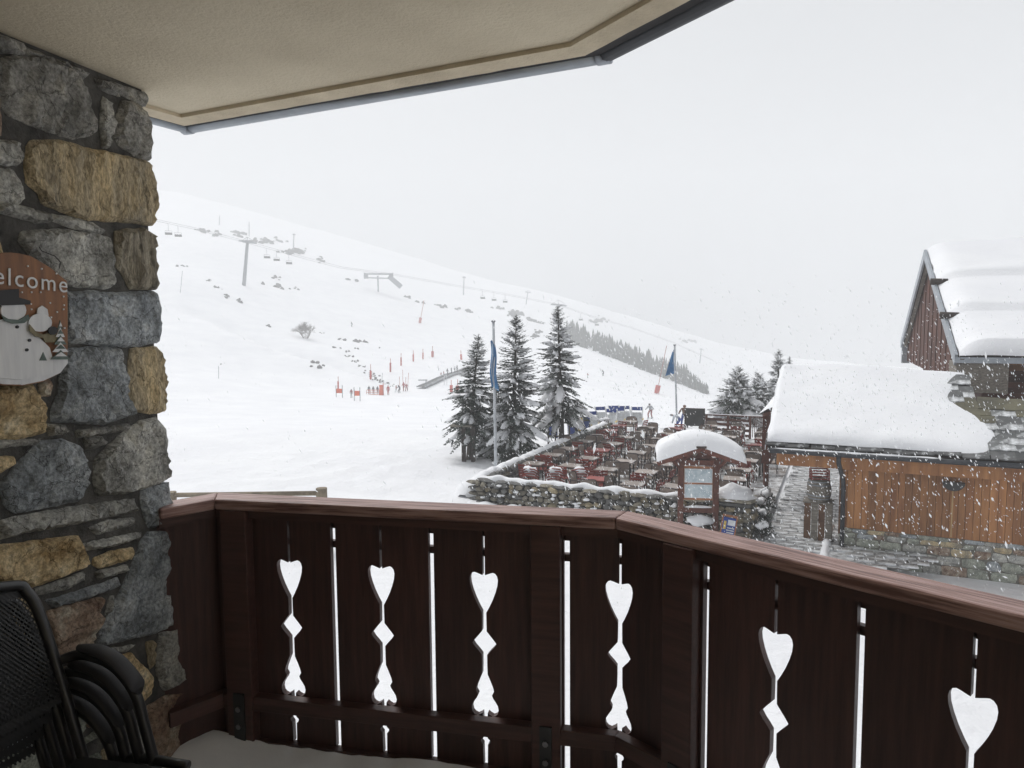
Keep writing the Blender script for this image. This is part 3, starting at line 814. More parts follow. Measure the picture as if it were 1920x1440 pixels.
# ---- painted welcome plaque on the wall
PN = 0.048
def wp(px, py, n=PN): s, z = wall_sz(px, py, PN); return W(s, z, n)
cxp = 36
half = [(36, 475), (58, 480), (95, 502), (125, 527), (127, 560), (127, 650), (126, 680), (112, 700), (80, 716), (40, 724), (cxp, 722)]
pts_sz = [wall_sz(p[0], p[1], PN + .014) for p in half]
sc0 = wall_sz(cxp, 600, PN + .014)[0]
full = pts_sz + [(2 * sc0 - s, z) for s, z in reversed(pts_sz[:-1])]
plq = thing('welcome_plaque', 'painted wooden plaque with snow figures hanging on the stone wall, lettered in white dots', 'plaque', W(sc0, 1.2, PN))
mb = MB(); mb.prism([W(s, z, PN) for s, z in full], WN * 0.014)
mb.build('board', m_plaque, plq, world=True, bevel=0.004)
def relief(name, pix, mat, n0, th, mirror=False, world=True):
    ps = [wall_sz(p[0], p[1], PN + .014) for p in pix]
    if mirror: ps = ps + [(2 * sc0 - s, z) for s, z in reversed(ps)]
    mb = MB(); mb.prism([W(s, z, PN + n0) for s, z in ps], WN * th)
    return mb.build(name, mat, plq, world=True)
def ell(cx, cy, rx, ry, n=20): return [(cx + rx * math.cos(2 * math.pi * k / n), cy + ry * math.sin(2 * math.pi * k / n)) for k in range(n)]
# drifted snow along the foot (white), figures, hat, scarf, tree, bird house
low = [(95, 672), (108, 673), (126, 672), (126, 681), (112, 699), (80, 714), (40, 722), (cxp, 720)]
ps = [wall_sz(p[0], p[1], PN + .014) for p in low]
ps2 = ps + [(2 * sc0 - s, z) for s, z in reversed(ps[:-1])]
mb = MB(); mb.prism([W(s, z, PN + 0.0145) for s, z in ps2], WN * 0.002); mb.build('painted_snow', m_white, plq, world=True)
body = [(44, 596), (56, 612), (72, 634), (90, 652), (96, 672), (96, 700), (40, 712), (-10, 708), (-38, 690), (-40, 640), (-22, 604), (5, 598)]
relief('snow_figure', body, m_white, 0.0168, 0.004)
relief('snow_figure', ell(20, 582, 24, 20), m_white, 0.021, 0.004)
relief('snow_figure', ell(70, 605, 22, 17), m_white, 0.0215, 0.004)
relief('cap', [(66, 590), (68, 578), (76, 573), (86, 580), (88, 592)], m_white, 0.0165, 0.004)
relief('hat', [(-14, 545), (28, 542), (28, 558), (50, 564), (49, 571), (-32, 574), (-32, 567), (-14, 563)], m_paintblack, 0.0255, 0.004)
relief('scarf', [(-6, 590), (8, 598), (28, 600), (46, 590), (48, 598), (38, 606), (18, 607), (2, 602)], m_paintgreen, 0.0258, 0.003)
relief('scarf', [(48, 608), (60, 622), (75, 628), (75, 634), (58, 630), (47, 620)], m_paintolive, 0.0262, 0.003)
relief('scarf', [(72, 628), (88, 624), (108, 628), (104, 642), (80, 642)], m_paintolive, 0.0225, 0.003)
relief('bird', ell(92, 620, 9, 8, 10), m_paintblack, 0.0262, 0.003)
for cx, cy in ((28, 613), (51, 638), (46, 656)): relief('button', ell(cx, cy, 3, 3, 8), m_paintblack, 0.0212, 0.003)
for k in range(5):
    y0 = 600 + k * 14; w = 5 + k * 3.4
    relief('painted_tree', [(106, y0), (106 + w, y0 + 18), (106 - w, y0 + 18)], m_paintgreen if k % 2 == 0 else m_white, 0.0262 + 0.0005 * k, 0.002)
    relief('painted_tree', [(106, y0 + 4), (106 + w * .6, y0 + 12), (106 - w * .6, y0 + 12)], m_white if k % 2 == 0 else m_paintgreen, 0.0287 + 0.0005 * k, 0.0015)
wr_ = MB(); wr_.tube([wp(82, 462, .03), wp(84, 470, .036), wp(104, 480, .045), wp(106, 492, PN + .016), wp(103, 504, PN + .016)], .0012, n=5); wr_.build('hanging_wire', m_blackmetal, plq, world=True)
relief('painted_tree', [(77, 660), (84, 676), (70, 676)], m_paintgreen, 0.021, 0.0015)
for i, (cx, cy) in enumerate([(15, 507), (51, 499), (77, 504), (105, 513), (118, 556), (100, 540), (75, 548), (58, 548), (57, 570), (93, 568), (118, 580), (95, 595), (119, 572), (120, 615), (58, 580), (40, 548), (106, 585)]):
    relief('dot', ell(cx, cy, 1.6, 1.8, 6), m_white, 0.0145, 0.003)
cu = bpy.data.curves.new('lettering', 'FONT'); cu.body = 'welcome'; cu.align_x = 'RIGHT'; cu.extrude = 0.0012; cu.bevel_depth = 0.0
p_e = wp(119, 549, PN + 0.017); p_l = wp(8, 535, PN + 0.017)
tx = link(bpy.data.objects.new('lettering', cu)); 
X = (p_e - p_l).normalized(); Zr = V((0, 0, 1)); X = (X - WN * X.dot(WN)).normalized(); Yv = WN.cross(X).normalized()
cu.size = 0.070; cu.space_character = 1.18
cu.materials.append(m_white)
me = None
bpy.context.view_layer.update()
dg = bpy.context.evaluated_depsgraph_get()
me = bpy.data.meshes.new_from_object(tx.evaluated_get(dg)); bpy.data.objects.remove(tx)
o = link(bpy.data.objects.new('lettering', me)); o.parent = plq
rm = Matrix((X, Yv, WN)).transposed()
o.matrix_local = Matrix.Translation(p_e - plq.location) @ rm.to_4x4()
# ================================================================== THE SNOW COUNTRY
DS = np.array([20, 30, 40, 48, 65, 81, 120, 160, 220, 300, 420, 600, 900.0])
COLS = {   # photo column: picture height of the snow at each distance from 48 m outwards
 330:  [800, 774, 748, 682, 596, 505, 438, 400, 372, 352],
 460:  [800, 780, 760, 712, 646, 545, 474, 432, 408, 390],
 700:  [801, 784, 771, 741, 688, 613, 545, 500, 474, 455],
 900:  [803, 788, 775, 745, 706, 652, 597, 560, 536, 520],
 1070: [805, 792, 780, 748, 712, 660, 622, 590, 570, 556],
 1200: [808, 795, 783, 750, 724, 694, 668, 640, 612, 596],
 1330: [810, 797, 787, 765, 752, 741, 722, 688, 652, 634],
 1480: [812, 800, 790, 775, 766, 757, 744, 718, 688, 668],
 1920: [815, 804, 795, 782, 775, 768, 757, 738, 716, 700],
}
cx = np.array(sorted(COLS)); NF = 140
dl = np.linspace(math.log(20), math.log(900), NF)
TAB = np.zeros((len(cx), NF))
for i, c in enumerate(cx):
    hs_ = [G - E] * 3 + [at_y(c, y, d).z - E for y, d in zip(COLS[c], DS[3:])]
    TAB[i] = np.interp(dl, np.log(DS), hs_)
px_f = np.arange(250, 2000, 25.0)
T2 = np.stack([np.interp(px_f, cx, TAB[:, k]) for k in range(NF)], 1)
def smooth(a, axis, r):
    k = np.exp(-0.5 * (np.arange(-3 * r, 3 * r + 1) / r) ** 2); k /= k.sum()
    return np.apply_along_axis(lambda v: np.convolve(np.pad(v, 3 * r, mode='edge'), k, mode='valid'), axis, a)
T2 = smooth(smooth(T2, 0, 2), 1, 3)
def Hbase(x, y):
    d = max(y, 20.0); p = 960 + F * x / d
    i = min(max((p - px_f[0]) / 25.0, 0), len(px_f) - 1.001); k = min(max((math.log(d) - dl[0]) / (dl[1] - dl[0]), 0), NF - 1.001)
    i0, k0 = int(i), int(k); a, b = i - i0, k - k0
    return E + (T2[i0, k0] * (1 - a) * (1 - b) + T2[i0 + 1, k0] * a * (1 - b) + T2[i0, k0 + 1] * (1 - a) * b + T2[i0 + 1, k0 + 1] * a * b)
# a low bank (stream cutting) that shows as a broken edge across the slope
BANK = [(300, 470, 172), (385, 523, 165), (428, 563, 158), (498, 609, 150), (565, 636, 145), (620, 661, 140), (690, 698, 133), (735, 722, 127)]
BK = [at_y(a, b, c) for a, b, c in BANK]
def bank(x, y):
    best = 1e9; sg = 0; tt = 0
    for i in range(len(BK) - 1):
        a, b = BK[i], BK[i + 1]; dx, dy = b.x - a.x, b.y - a.y; L = dx * dx + dy * dy
        t = ((x - a.x) * dx + (y - a.y) * dy) / L
        if t < 0 or t > 1: t = max(0, min(1, t))
        ex, ey = x - a.x - t * dx, y - a.y - t * dy; d = math.hypot(ex, ey)
        if d < best: best = d; sg = 1 if dx * ey - dy * ex > 0 else -1; tt = i + t
    k = math.sin(math.pi * min(1, max(0, tt / (len(BK) - 1)))) ** 0.5
    if sg > 0: return -2.0 * k * math.exp(-((best - 3.5) / 3.5) ** 2)      # far side: the hollow
    return 0.9 * k * math.exp(-(best / 7.0) ** 2)
def H(x, y):
    z = Hbase(x, y)
    if 100 < y < 230 and -90 < x < 10: z += bank(x, y)
    n = noise.noise(V((x * .09, y * .09, 0.3))) * 0.22 + noise.noise(V((x * .35, y * .35, 7.3))) * 0.05
    far = min(1, max(0, (y - 60) / 80))
    z += n * (0.35 + far * 1.2)
    if far > 0: z += far * 1.6 * noise.noise(V((x * .022, y * .022, 4.0)))
    if 6 < y < 22 and x > 6: z -= .32 * min(1, (x - 6) / 3) * min(1, (22 - y) / 3)
    if 14 < y < 45:      # trampled, shovelled snow left of the terrace
        w = math.exp(-((x + 5) / 7) ** 2) * math.exp(-((y - 27) / 7) ** 2)
        z += w * (0.20 * noise.noise(V((x * .9, y * .9, 2))) + 0.17 * abs(noise.noise(V((x * 2.7, y * 2.7, 9)))))
    return z
xs = [0.0]
while xs[-1] < 520: xs.append(xs[-1] + max(0.38, xs[-1] * 0.030))
xs = [-v for v in reversed(xs[1:])] + xs
ys = [-30, -15, -6, 0, 4, 8]
while ys[-1] < 800: ys.append(ys[-1] + max(0.38, ys[-1] * 0.0125) if ys[-1] >= 14 else ys[-1] + 2)
print('terrain', len(xs), len(ys))
mb = MB()
mb.grid([[(x, y, H(x, y)) for y in ys] for x in xs])
mb.f = [tuple(reversed(f)) for f in mb.f]
ter = kind(mb.build('snow_ground', m_snow_field, smooth=True), 'structure')

def hit(px, py, dmax=800):
    """where the line of sight through a photo pixel meets the snow"""
    r = ray(px, py); c = V((0, 0, E)); t = 15.0; prev = t
    while t < dmax:
        p = c + r * (t / r.y)
        if p.z <= H(p.x, p.y):
            lo, hi = prev, t
            for _ in range(22):
                m = (lo + hi) / 2; q = c + r * (m / r.y)
                if q.z <= H(q.x, q.y): hi = m
                else: lo = m
            q = c + r * (hi / r.y); return V((q.x, q.y, H(q.x, q.y)))
        prev = t; t *= 1.012
    p = c + r * (420 / r.y); return V((p.x, p.y, H(p.x, p.y)))
def on(x, y): return V((x, y, H(x, y)))

# ---- terrace axes: TU runs away from the balcony, TV to the right along the front wall
TA = R(25)
TU = V((math.sin(TA), math.cos(TA), 0)); TV = V((math.cos(TA), -math.sin(TA), 0))
T0 = at_z(893, 945, G)
def T(u, v, z=0.0): return T0 + TU * u + TV * v + V((0, 0, z))
TW, TL = 8.1, 15.5
mb = MB(); P = [[T(u, v, 0.085) for u in (0.1, TL)] for v in (0.1, TW + .2)]
mb.grid(P); mb.f = [tuple(reversed(f)) for f in mb.f]
kind(mb.build('terrace_paving', m_deck), 'structure')

# ---- the lane between terrace and chalet, laid in stone setts
lane = mb = MB()
P = [[T(u, v, 0.09) for u in (-1.7, TL + 2)] for v in (TW + .35, TW + 3.4)]
mb.grid(P); mb.f = [tuple(reversed(f)) for f in mb.f]
lane = kind(mb.build('lane', m_path), 'structure')
pv = []
for k in range(4):
    b = MB(); rr = random.Random(k)
    b.prism([V((-.2 + rr.uniform(-.02, .02), -.14, 0)), V((.2, -.14 + rr.uniform(-.02, .02), 0)), V((.2 + rr.uniform(-.02, .02), .14, 0)), V((-.2, .14 + rr.uniform(-.02, .02), 0))], (0, 0, .035))
    pv.append(b.mesh('paver', m_paver))
rr = random.Random(3)
for i in range(44):
    u = -2.4 + i * 0.315
    for j in range(8):
        v = TW + 0.62 + j * 0.43 + (0.2 if i % 2 else 0)
        p = T(u, v, 0.092 + rr.uniform(-.008, .012))
        if rr.random() < (.08 if i > 4 else .75 - .13 * i): continue
        inst(rr.choice(pv), 'paver', lane, p, (rr.uniform(-.015, .015), rr.uniform(-.015, .015), -TA + rr.uniform(-.04, .04)))

# ---- dry stone wall round the terrace
st = []
for k in range(14):
    b = MB(); b.blob((0, 0, 0), (.12, .10, .075), seed=k + 3, nu=7, nv=4, amp=.55, freq=1.7)
    st.append([b.mesh('stone', m) for m in m_dry])
flat = []
for k in range(8):
    b = MB(); b.blob((0, 0, 0), (.30, .22, .045), seed=k + 33, nu=8, nv=4, amp=.5, freq=1.5)
    flat.append([b.mesh('slab', m) for m in (m_dry[2], m_dry[0])])
dw = thing('drystone_wall', 'low dry stone wall across the front of the terrace, capped with slabs and snow', 'wall', T(0, 0))
b = MB(); b.prism([T(-.12, 0.15), T(-.12, TW - 1.0), T(.38, TW - 1.0), T(.38, .15)], (0, 0, .74)); b.build('core', m_joint, dw, world=True)
rr = random.Random(11)
cnt = 0
z = 0.02
while z < 0.72:
    v = 0.02 + rr.uniform(0, .1)
    while v < TW - 1.05:
        w = rr.uniform(.16, .32)
        me = rr.choice(st)[rr.choice([0, 0, 1, 2, 2])]
        s = w / .23
        inst(me, 'stone', dw, T(-.13 + rr.uniform(-.05, .03), v + w / 2, z + .075) - dw.location, (rr.uniform(-.3, .3), rr.uniform(-.3, .3), -TA + rr.uniform(-.35, .35)), (s, 1, rr.uniform(.85, 1.25)))
        cnt += 1; v += w * .97
    z += .145
v = 0.1
for k in range(4):      # the broken end on the left
    inst(rr.choice(flat)[k % 2], 'slab', dw, T(.1, -.05 - .03 * k, .15 + .17 * k) - dw.location, (0, 0, rr.uniform(0, 3)), (.9, .9, 1.3))
while v < TW - 1.1:
    w = rr.uniform(.34, .62)
    inst(rr.choice(flat)[rr.choice([0, 1])], 'slab', dw, T(rr.uniform(-.06, .08), v + w / 2, .775 + rr.uniform(-.02, .02)) - dw.location, (rr.uniform(-.06, .06), rr.uniform(-.10, .10), -TA + rr.uniform(-.1, .1)), (w / .56, 1.1, rr.uniform(.9, 1.5)))
    v += w * .94
print('front wall stones', cnt)
def snow_ridge(name, A, B, w, h, parent, seed=0, n=60, m=9, drop=.06, base=0.0, ragged=.5, rag_f=2.2):
    """a drift lying along a line, ragged along its near edge"""
    A, B = V(A), V(B); d = (B - A); L = d.length; d.normalize(); x = V((d.y, -d.x, 0))   # x points to the right of travel
    P = []
    for i in range(n + 1):
        s = L * i / n; row = []
        e = min(1, i / 2, (n - i) / 2)
        lift = h * (0.62 + ragged * noise.noise(V((s * rag_f, seed, 3)))) * e
        wr = w * (0.42 + ragged * .55 * noise.noise(V((s * rag_f * 1.4, seed, 13))) + .1 * noise.noise(V((s * 7, seed, 1)))); wl_ = w * (0.5 + .1 * noise.noise(V((s * 2, seed, 23))))
        for j in range(m):
            t = -1 + 2 * j / (m - 1)
            o = t * (wr if t > 0 else wl_) * (0.3 + .7 * e)
            zz = lift * (1 - abs(t) ** 2.6) - (drop if abs(t) == 1 else 0)
            row.append(A + d * s + x * o + V((0, 0, base + zz)))
        P.append(row)
    mb = MB(); mb.grid(P); mb.f = [tuple(reversed(f)) for f in mb.f]
    return mb.build(name, m_snow, parent, smooth=True, world=True)
snow_ridge('snow_cap', T(.10, .05, .80), T(.10, TW - 1.05, .80), .34, .15, dw, seed=3, n=110)
snow_ridge('snow_drift', T(-.42, -.15, .0), T(-.42, 2.7, .0), .75, .30, dw, seed=6, n=50, base=-.02)
b = MB()
for k in range(36):
    b.blob(T(-.24, rr.uniform(.1, TW - 1.2), rr.uniform(.1, .7)), (rr.uniform(.05, .11), .06, rr.uniform(.025, .045)), seed=k, nu=6, nv=4, amp=.5)
kind(b.build('caught_snow', m_snow, dw, smooth=True, world=True), 'stuff')

# side wall running back along the left of the terrace
dl2 = thing('drystone_wall', 'snow-topped dry stone wall running back along the left side of the terrace', 'wall', T(0, 0))
b = MB(); b.prism([T(.4, -.20), T(TL * .86, -.20), T(TL * .86, .12), T(.4, .12)], (0, 0, .70)); b.build('core', m_joint, dl2, world=True)
k = 0; z = .04
while z < .72:
    u = .5
    while u < TL * .86:
        w = rr.uniform(.17, .32)
        if k < 296:
            inst(rr.choice(st)[rr.choice([0, 2, 2])], 'stone', dl2, T(u + w / 2, .12 + rr.uniform(-.03, .05), z + .07) - dl2.location, (rr.uniform(-.3, .3), rr.uniform(-.3, .3), R(90) - TA + rr.uniform(-.3, .3)), (w / .22, 1, rr.uniform(.9, 1.4)))
        k += 1; u += w * 1.02
    z += .155
snow_ridge('snow_cap', T(.2, -.10, .72), T(TL * .87, -.10, .72), .46, .24, dl2, seed=9, n=110)
snow_ridge('snow_bank', T(.5, -.75, 0.1), T(TL * .85, -.65, 0.1), 1.0, .55, dl2, seed=12, n=70, ragged=.3)
# ================================================================== CHALETS ON THE RIGHT
W0 = at_z(1572, 1030, G)
def Cc(u, v, z=0.0): return W0 + TU * u + TV * v + V((0, 0, z))
EZ = 2.50                                   # eave height above the lane
chl = thing('low_chalet', 'low chalet with orange vertical boarding, stone base and thick snow on its slate roof', 'chalet', Cc(0, 0), 0)
rr = random.Random(5)
b = MB(); b.prism([Cc(.03, .02, -.3), Cc(.03, 9.5, -.3), Cc(3.2, 9.5, -.3), Cc(3.2, .02, -.3)], (0, 0, 2.75)); b.build('wall_core', m_woodbrown, chl, world=True)
v = 0.0; k = 0
while v < 8.2:
    w = rr.uniform(.135, .165); d = rr.uniform(-.006, .006)
    b = MB(); b.prism([Cc(-.025 + d, v, .56), Cc(-.025 + d, v + w - .008, .56), Cc(.035, v + w - .008, .56), Cc(.035, v, .56)], (0, 0, 1.62))
    o = b.build('plank', m_woodorange, chl, world=True); v += w
for u0, z0, z1, v0, v1, mm in ((-.06, 2.18, 2.34, -.1, 8.5, m_woodbrown), (-.045, 2.35, 2.50, -1.3, 8.5, m_woodorange), (-.36, 2.03, 2.40, -1.42, 8.5, m_woodorange)):
    b = MB(); b.prism([Cc(u0, v0, z0), Cc(u0, v1, z0), Cc(u0 + .10, v1, z0), Cc(u0 + .10, v0, z0)], (0, 0, z1 - z0)); b.build('beam', mm, chl, world=True)
for v0 in (-1.25, -.62, .02):
    b = MB(); b.bar(Cc(-.42, v0, 2.40), Cc(3.0, v0, 2.44 + 1.15), .11, .13); b.build('rafter', m_woodbrown, chl, world=True)
b = MB(); b.prism([Cc(-.05, -.02, .4), Cc(-.05, .09, .4), Cc(.12, .09, .4), Cc(.12, -.02, .4)], (0, 0, 1.95)); b.build('corner_post', m_woodbrown, chl, world=True)
# rubble base
nst = 0
for row, (z0, z1) in enumerate([(-.32, -.10), (-.08, .12), (.14, .32), (.335, .45), (.46, .55)]):
    v = -.02 + rr.uniform(0, .05)
    while v < 8:
        w = rr.uniform(.26, .52) * (1.0 if row < 3 else .85)
        j = lambda a=.025: rr.uniform(-a, a)
        pol = [(v + .02 + j(), z0 + j(.015)), (v + w * .5, z0 + j(.02)), (v + w - .015 + j(), z0 + j(.015)), (v + w - .01 + j(), (z0 + z1) / 2), (v + w - .02 + j(.035), z1 + j(.015)), (v + w * .5, z1 + j(.02)), (v + .02 + j(.035), z1 + j(.015)), (v + .005, (z0 + z1) / 2)]
        mb = MB(); stone_sheet(mb, pol, lambda a, c, h: Cc(-.035 - h, a, c), thick=.02, step=.075, seed=nst, rough=.012, rim=.04, back=.05)
        mb.build('stone', STONE[rr.choice(['green', 'green', 'grey', 'green', 'green', 'grey', 'ochre', 'blue', 'brown'])], chl, world=True); nst += 1
        v += w
b = MB(); b.prism([Cc(-.03, -.0, -.4), Cc(-.03, 9, -.4), Cc(.03, 9, -.4), Cc(.03, 0, -.4)], (0, 0, .955)); b.build('base_mortar', M('lime_mortar', (0.20, 0.19, 0.16), (0.12, 0.115, 0.10), scale=12, rough=.95), chl, world=True)
# roof deck, slates and snow
SL = 0.42; RUN = 3.75; V0, V1 = -1.62, 9.0
def rf(a, v, h=0.0): return Cc(-.55 + a, v, EZ + a * SL + h)
b = MB(); b.prism([rf(0, V0), rf(0, V1), rf(2.45, V1), rf(2.45, 2.9), rf(RUN, 2.9), rf(RUN, V0)], (0, 0, -.07)); b.build('roof_deck', m_wooddark, chl, world=True)
slm = []; slb = []
for k in range(6):
    b = MB(); q = random.Random(k + 50)
    b.prism([V((-.26 + q.uniform(-.03, .03), -.30 + q.uniform(-.03, .03), 0)), V((.26 + q.uniform(-.03, .03), -.30 + q.uniform(-.04, .04), 0)), V((.26, .3, 0)), V((-.26, .3, 0))], (0, 0, .028))
    slm.append(b.mesh('slate', m_slate)); b3 = MB(); b3.v, b3.f, b3.m = b.v, b.f, b.m; slb.append(b3.mesh('slate', m_slate_bare)); b2 = MB(); b2.v, b2.f, b2.m = b.v, b.f, b.m; slm.append(b2.mesh('slate', m_slate_moss))
tilt = math.atan(SL)
RM = (Matrix((TV, (TU * math.cos(tilt) + V((0, 0, math.sin(tilt)))), (-TU * math.sin(tilt) + V((0, 0, math.cos(tilt)))))).transposed())
eul = RM.to_euler()
for r in range(12):
    a = .22 + r * .285
    v = V0 + .2 + (r % 2) * .25 if r == 0 else 1.9 + (r % 2) * .25
    while v < (8.6 if r < 8 else 2.7):
        mi = 1 if (r in (5, 6, 7) and rr.random() < .7) else 0
        o = inst(slb[rr.randrange(6)] if r == 0 else slm[2 * rr.randrange(6) + mi], 'slate', chl, rf(a, v, .018 + rr.uniform(0, .03)) - chl.location, (eul.x + rr.uniform(-.05, -.01), eul.y + rr.uniform(-.03, .03), eul.z + rr.uniform(-.03, .03)))
        v += rr.uniform(.48, .54)
# snow blanket: thick and rounded, thinning out to the right where the slates show
P = []
NA, NV = 34, 92
for i in range(NA + 1):
    a = .06 + (RUN - .02) * i / NA; row = []
    f = i / NA
    vend = 2.75 + .25 * math.sin(f * 6.5 + .4) + .20 * noise.noise(V((f * 4, 0, 5))) + .18 * math.exp(-((f - .30) / .2) ** 2)
    vbeg = V0 - .06 + .10 * noise.noise(V((f * 5, 2, 2)))
    for j in range(NV + 1):
        t = j / NV; v = vbeg + (vend - vbeg) * t
        edge = min(1, t / .028) ** .5 if t < .028 else 1
        tail = min(1, (1 - t) / .42); tail = tail ** .55
        low = min(1, (i + .15) / 2.2) ** .5
        h = (.27 + .07 * noise.noise(V((v * .6, a * .7, 1))) + .035 * noise.noise(V((v * 1.7, a * 1.7, 4)))) * edge * tail * low
        if f > .93: h *= 1 - ((f - .93) / .07) ** 2 * .55
        a2 = a - (.10 + .10 * noise.noise(V((v * 1.3, 5, 2)))) * (1 if i == 1 else 0) * tail
        row.append(rf(a2, v, h + (.012 if h > .02 else -.02)))
    P.append(row)
lowrow = [rf(.10, p_, 0.0) for p_ in []]
mb = MB(); mb.grid(P); mb.f = [tuple(reversed(f)) for f in mb.f]
# side skirts so that the blanket has its depth
def skirt(row, dz): 
    mb.grid([row, [V((p.x, p.y, p.z)) + V((0, 0, dz)) for p in row]])
skirt([r_[0] for r_ in P], -.1); skirt(P[-1], -.5)
mb.build('roof_snow', m_snow, chl, smooth=True, world=True)
gut2 = MB()
ga, gb = rf(-.07, V0 + .05, -.06), rf(-.07, V1, -.06)
gut2.tube([ga, gb], .062, n=12); gut2.build('gutter', m_zinc_dark, chl, smooth=True, world=True)
snow_ridge('gutter_snow', rf(-.07, V0 + .1, .0), rf(-.07, 2.0, .0), .085, .03, chl, seed=4, n=40, drop=.02, ragged=.7)
b = MB(); b.tube([rf(-.07, -.05, -.08), rf(-.07, -.05, -.25), Cc(-.14, .06, 1.72), Cc(-.13, .07, 1.5), Cc(-.13, .07, -.1)], .05, n=10); b.build('downpipe', m_zinc_dark, chl, smooth=True, world=True)
b = MB(); b.tube([Cc(-.06, 2.30, .6), Cc(-.06, 2.30, 1.72)], .016, n=6); b.build('conduit', M('pale_wood', (.45, .30, .15), rough=.7), chl, world=True)
hd = [Cc(-.16, 2.30, 1.86) + TV * (.22 * math.cos(R(a))) + V((0, 0, .19 * math.sin(R(a)))) for a in range(180, 361, 15)]
b = MB(); b.prism(hd, TU * .13); b.build('wall_lamp', m_blackmetal, chl, world=True)
snow_ridge('snow_strip', Cc(-1.2, -.30, .05), Cc(2.0, -.2, .05), .26, .22, chl, seed=21, n=40, ragged=.4)
# little porch roof behind the left gable
b = MB(); b.prism([Cc(3.3, -2.12, 0), Cc(3.3, -1.86, 0), Cc(5.8, -1.86, 0), Cc(5.8, -2.12, 0)], (0, 0, 1.45))
b.v = [(x_, y_, z_ + 1.35) for x_, y_, z_ in b.v]; b.build('porch_wall', m_woodred, chl, world=True)
b = MB(); b.bar(Cc(3.4, -2.0, 0), Cc(3.4, -2.0, 1.36), .12); b.build('porch_post', m_woodred, chl, world=True)
b = MB(); b.prism([Cc(3.1, -2.1, 2.75), Cc(6.6, -2.1, 2.75), Cc(6.6, .2, 3.5), Cc(3.1, .2, 3.5)], (0, 0, .10)); b.build('porch_roof', m_woodred, chl, world=True)
P = [[Cc(3.0 + 3.7 * i / 12, -2.2 + 2.3 * j / 10, 2.84 + (.75) * j / 10 + .30 * min(1, j / 1.5, (10.5 - j) / 1.5) ** .5 * (.9 + .3 * noise.noise(V((i * .4, j * .4, 8)))) * min(1, (i + .2) / 1.6, (12.2 - i) / 1.6) ** .5) for j in range(11)] for i in range(13)]
mb = MB(); mb.grid(P); mb.f = [tuple(reversed(f)) for f in mb.f]; mb.build('porch_snow', m_snow, chl, smooth=True, world=True)

# ---- big chalet behind: gable end seen very obliquely
UA = R(23.7); UU = V((math.sin(UA), math.cos(UA), 0)); UV = V((math.cos(UA), -math.sin(UA), 0))
N0 = at_y(1796, 667, 19.75)
def Uc(u, v, z): return V((N0.x, N0.y, 0)) + UU * u + UV * v + V((0, 0, z))
HW = 7.9; AZ = at_y(1728, 470, 19.75 + HW * .9156).z; NZ = N0.z
sl2 = (AZ - NZ) / HW
big = thing('big_chalet', 'big dark timber chalet with a tall snow-covered gable roof behind the low one', 'chalet', Uc(HW, 0, G))
b = MB(); b.prism([Uc(.3, .24, NZ - .9), Uc(2 * HW - .3, .24, NZ - .9), Uc(2 * HW - .3, .24, NZ - .1), Uc(HW, .24, AZ - .25), Uc(.3, .24, NZ - .1)], UV * .1)
b.build('gable_wall', m_gable, big, world=True)
for k in range(40):          # gable boards
    u = .32 + k * .38
    zt = (NZ if True else 0) + sl2 * (u if u < HW else 2 * HW - u - .37) - .14
    b = MB(); b.prism([Uc(u, .19 + .012 * (k % 3), NZ - .9), Uc(u + .365, .19 + .012 * (k % 3), NZ - .9), Uc(u + .365, .25, NZ - .9), Uc(u, .25, NZ - .9)], (0, 0, zt - NZ + .9)); b.build('gable_board', m_gable, big, world=True)
b = MB(); b.prism([Uc(1.2, .8, G), Uc(2 * HW - 1, .8, G), Uc(2 * HW - 1, 12, G), Uc(1.2, 12, G)], (0, 0, NZ - G + .3)); b.build('wall', m_gable, big, world=True)
for s in (0, 1):             # roof slabs
    e, n_ = (0, HW) if s == 0 else (2 * HW, HW)
    b = MB(); b.prism([Uc(e, 0, NZ - .02), Uc(n_, 0, AZ - .02), Uc(n_, 13, AZ - .02), Uc(e, 13, NZ - .02)], (0, 0, -.16)); b.build('roof', m_wooddark, big, world=True)
    b = MB(); b.bar(Uc(e, -.04, NZ - .12), Uc(n_, -.04, AZ - .12), .07, .34, up=V((0, 0, 1))); b.build('bargeboard', m_zinc, big, world=True)
    b = MB(); b.bar(Uc(e, .10, NZ - .22), Uc(n_, .10, AZ - .22), .10, .30, up=V((0, 0, 1))); b.build('rake_beam', m_woodgrey, big, world=True)
b = MB(); b.prism([Uc(.02, -.02, NZ - 1.02), Uc(.02, 1.2, NZ - 1.02), Uc(1.3, 1.2, NZ - 1.02), Uc(1.3, -.02, NZ - 1.02)], (0, 0, .84)); b.build('eave_box', m_woodgrey, big, world=True)
b = MB(); b.prism([Uc(2 * HW - .35, -.03, NZ - 1.0), Uc(2 * HW - .02, -.03, NZ - 1.0), Uc(2 * HW - .02, .3, NZ - 1.0), Uc(2 * HW - .35, .3, NZ - 1.0)], (0, 0, .86)); b.build('eave_box', m_zinc, big, world=True)
b = MB(); b.prism([Uc(-.05, -.08, NZ - .20), Uc(-.05, 13, NZ - .20), Uc(.04, 13, NZ - .20), Uc(.04, -.08, NZ - .20)], (0, 0, .16)); b.build('eave_board', m_zinc, big, world=True)
for k in range(14):
    z0 = NZ - 1.9 + k * .16
    b = MB(); b.prism([Uc(1.15, 1.25, z0), Uc(1.15, 12, z0), Uc(1.22, 12, z0), Uc(1.22, 1.25, z0)], (0, 0, .152)); b.build('plank', m_gable if k < 9 else m_woodorange, big, world=True)
P = []
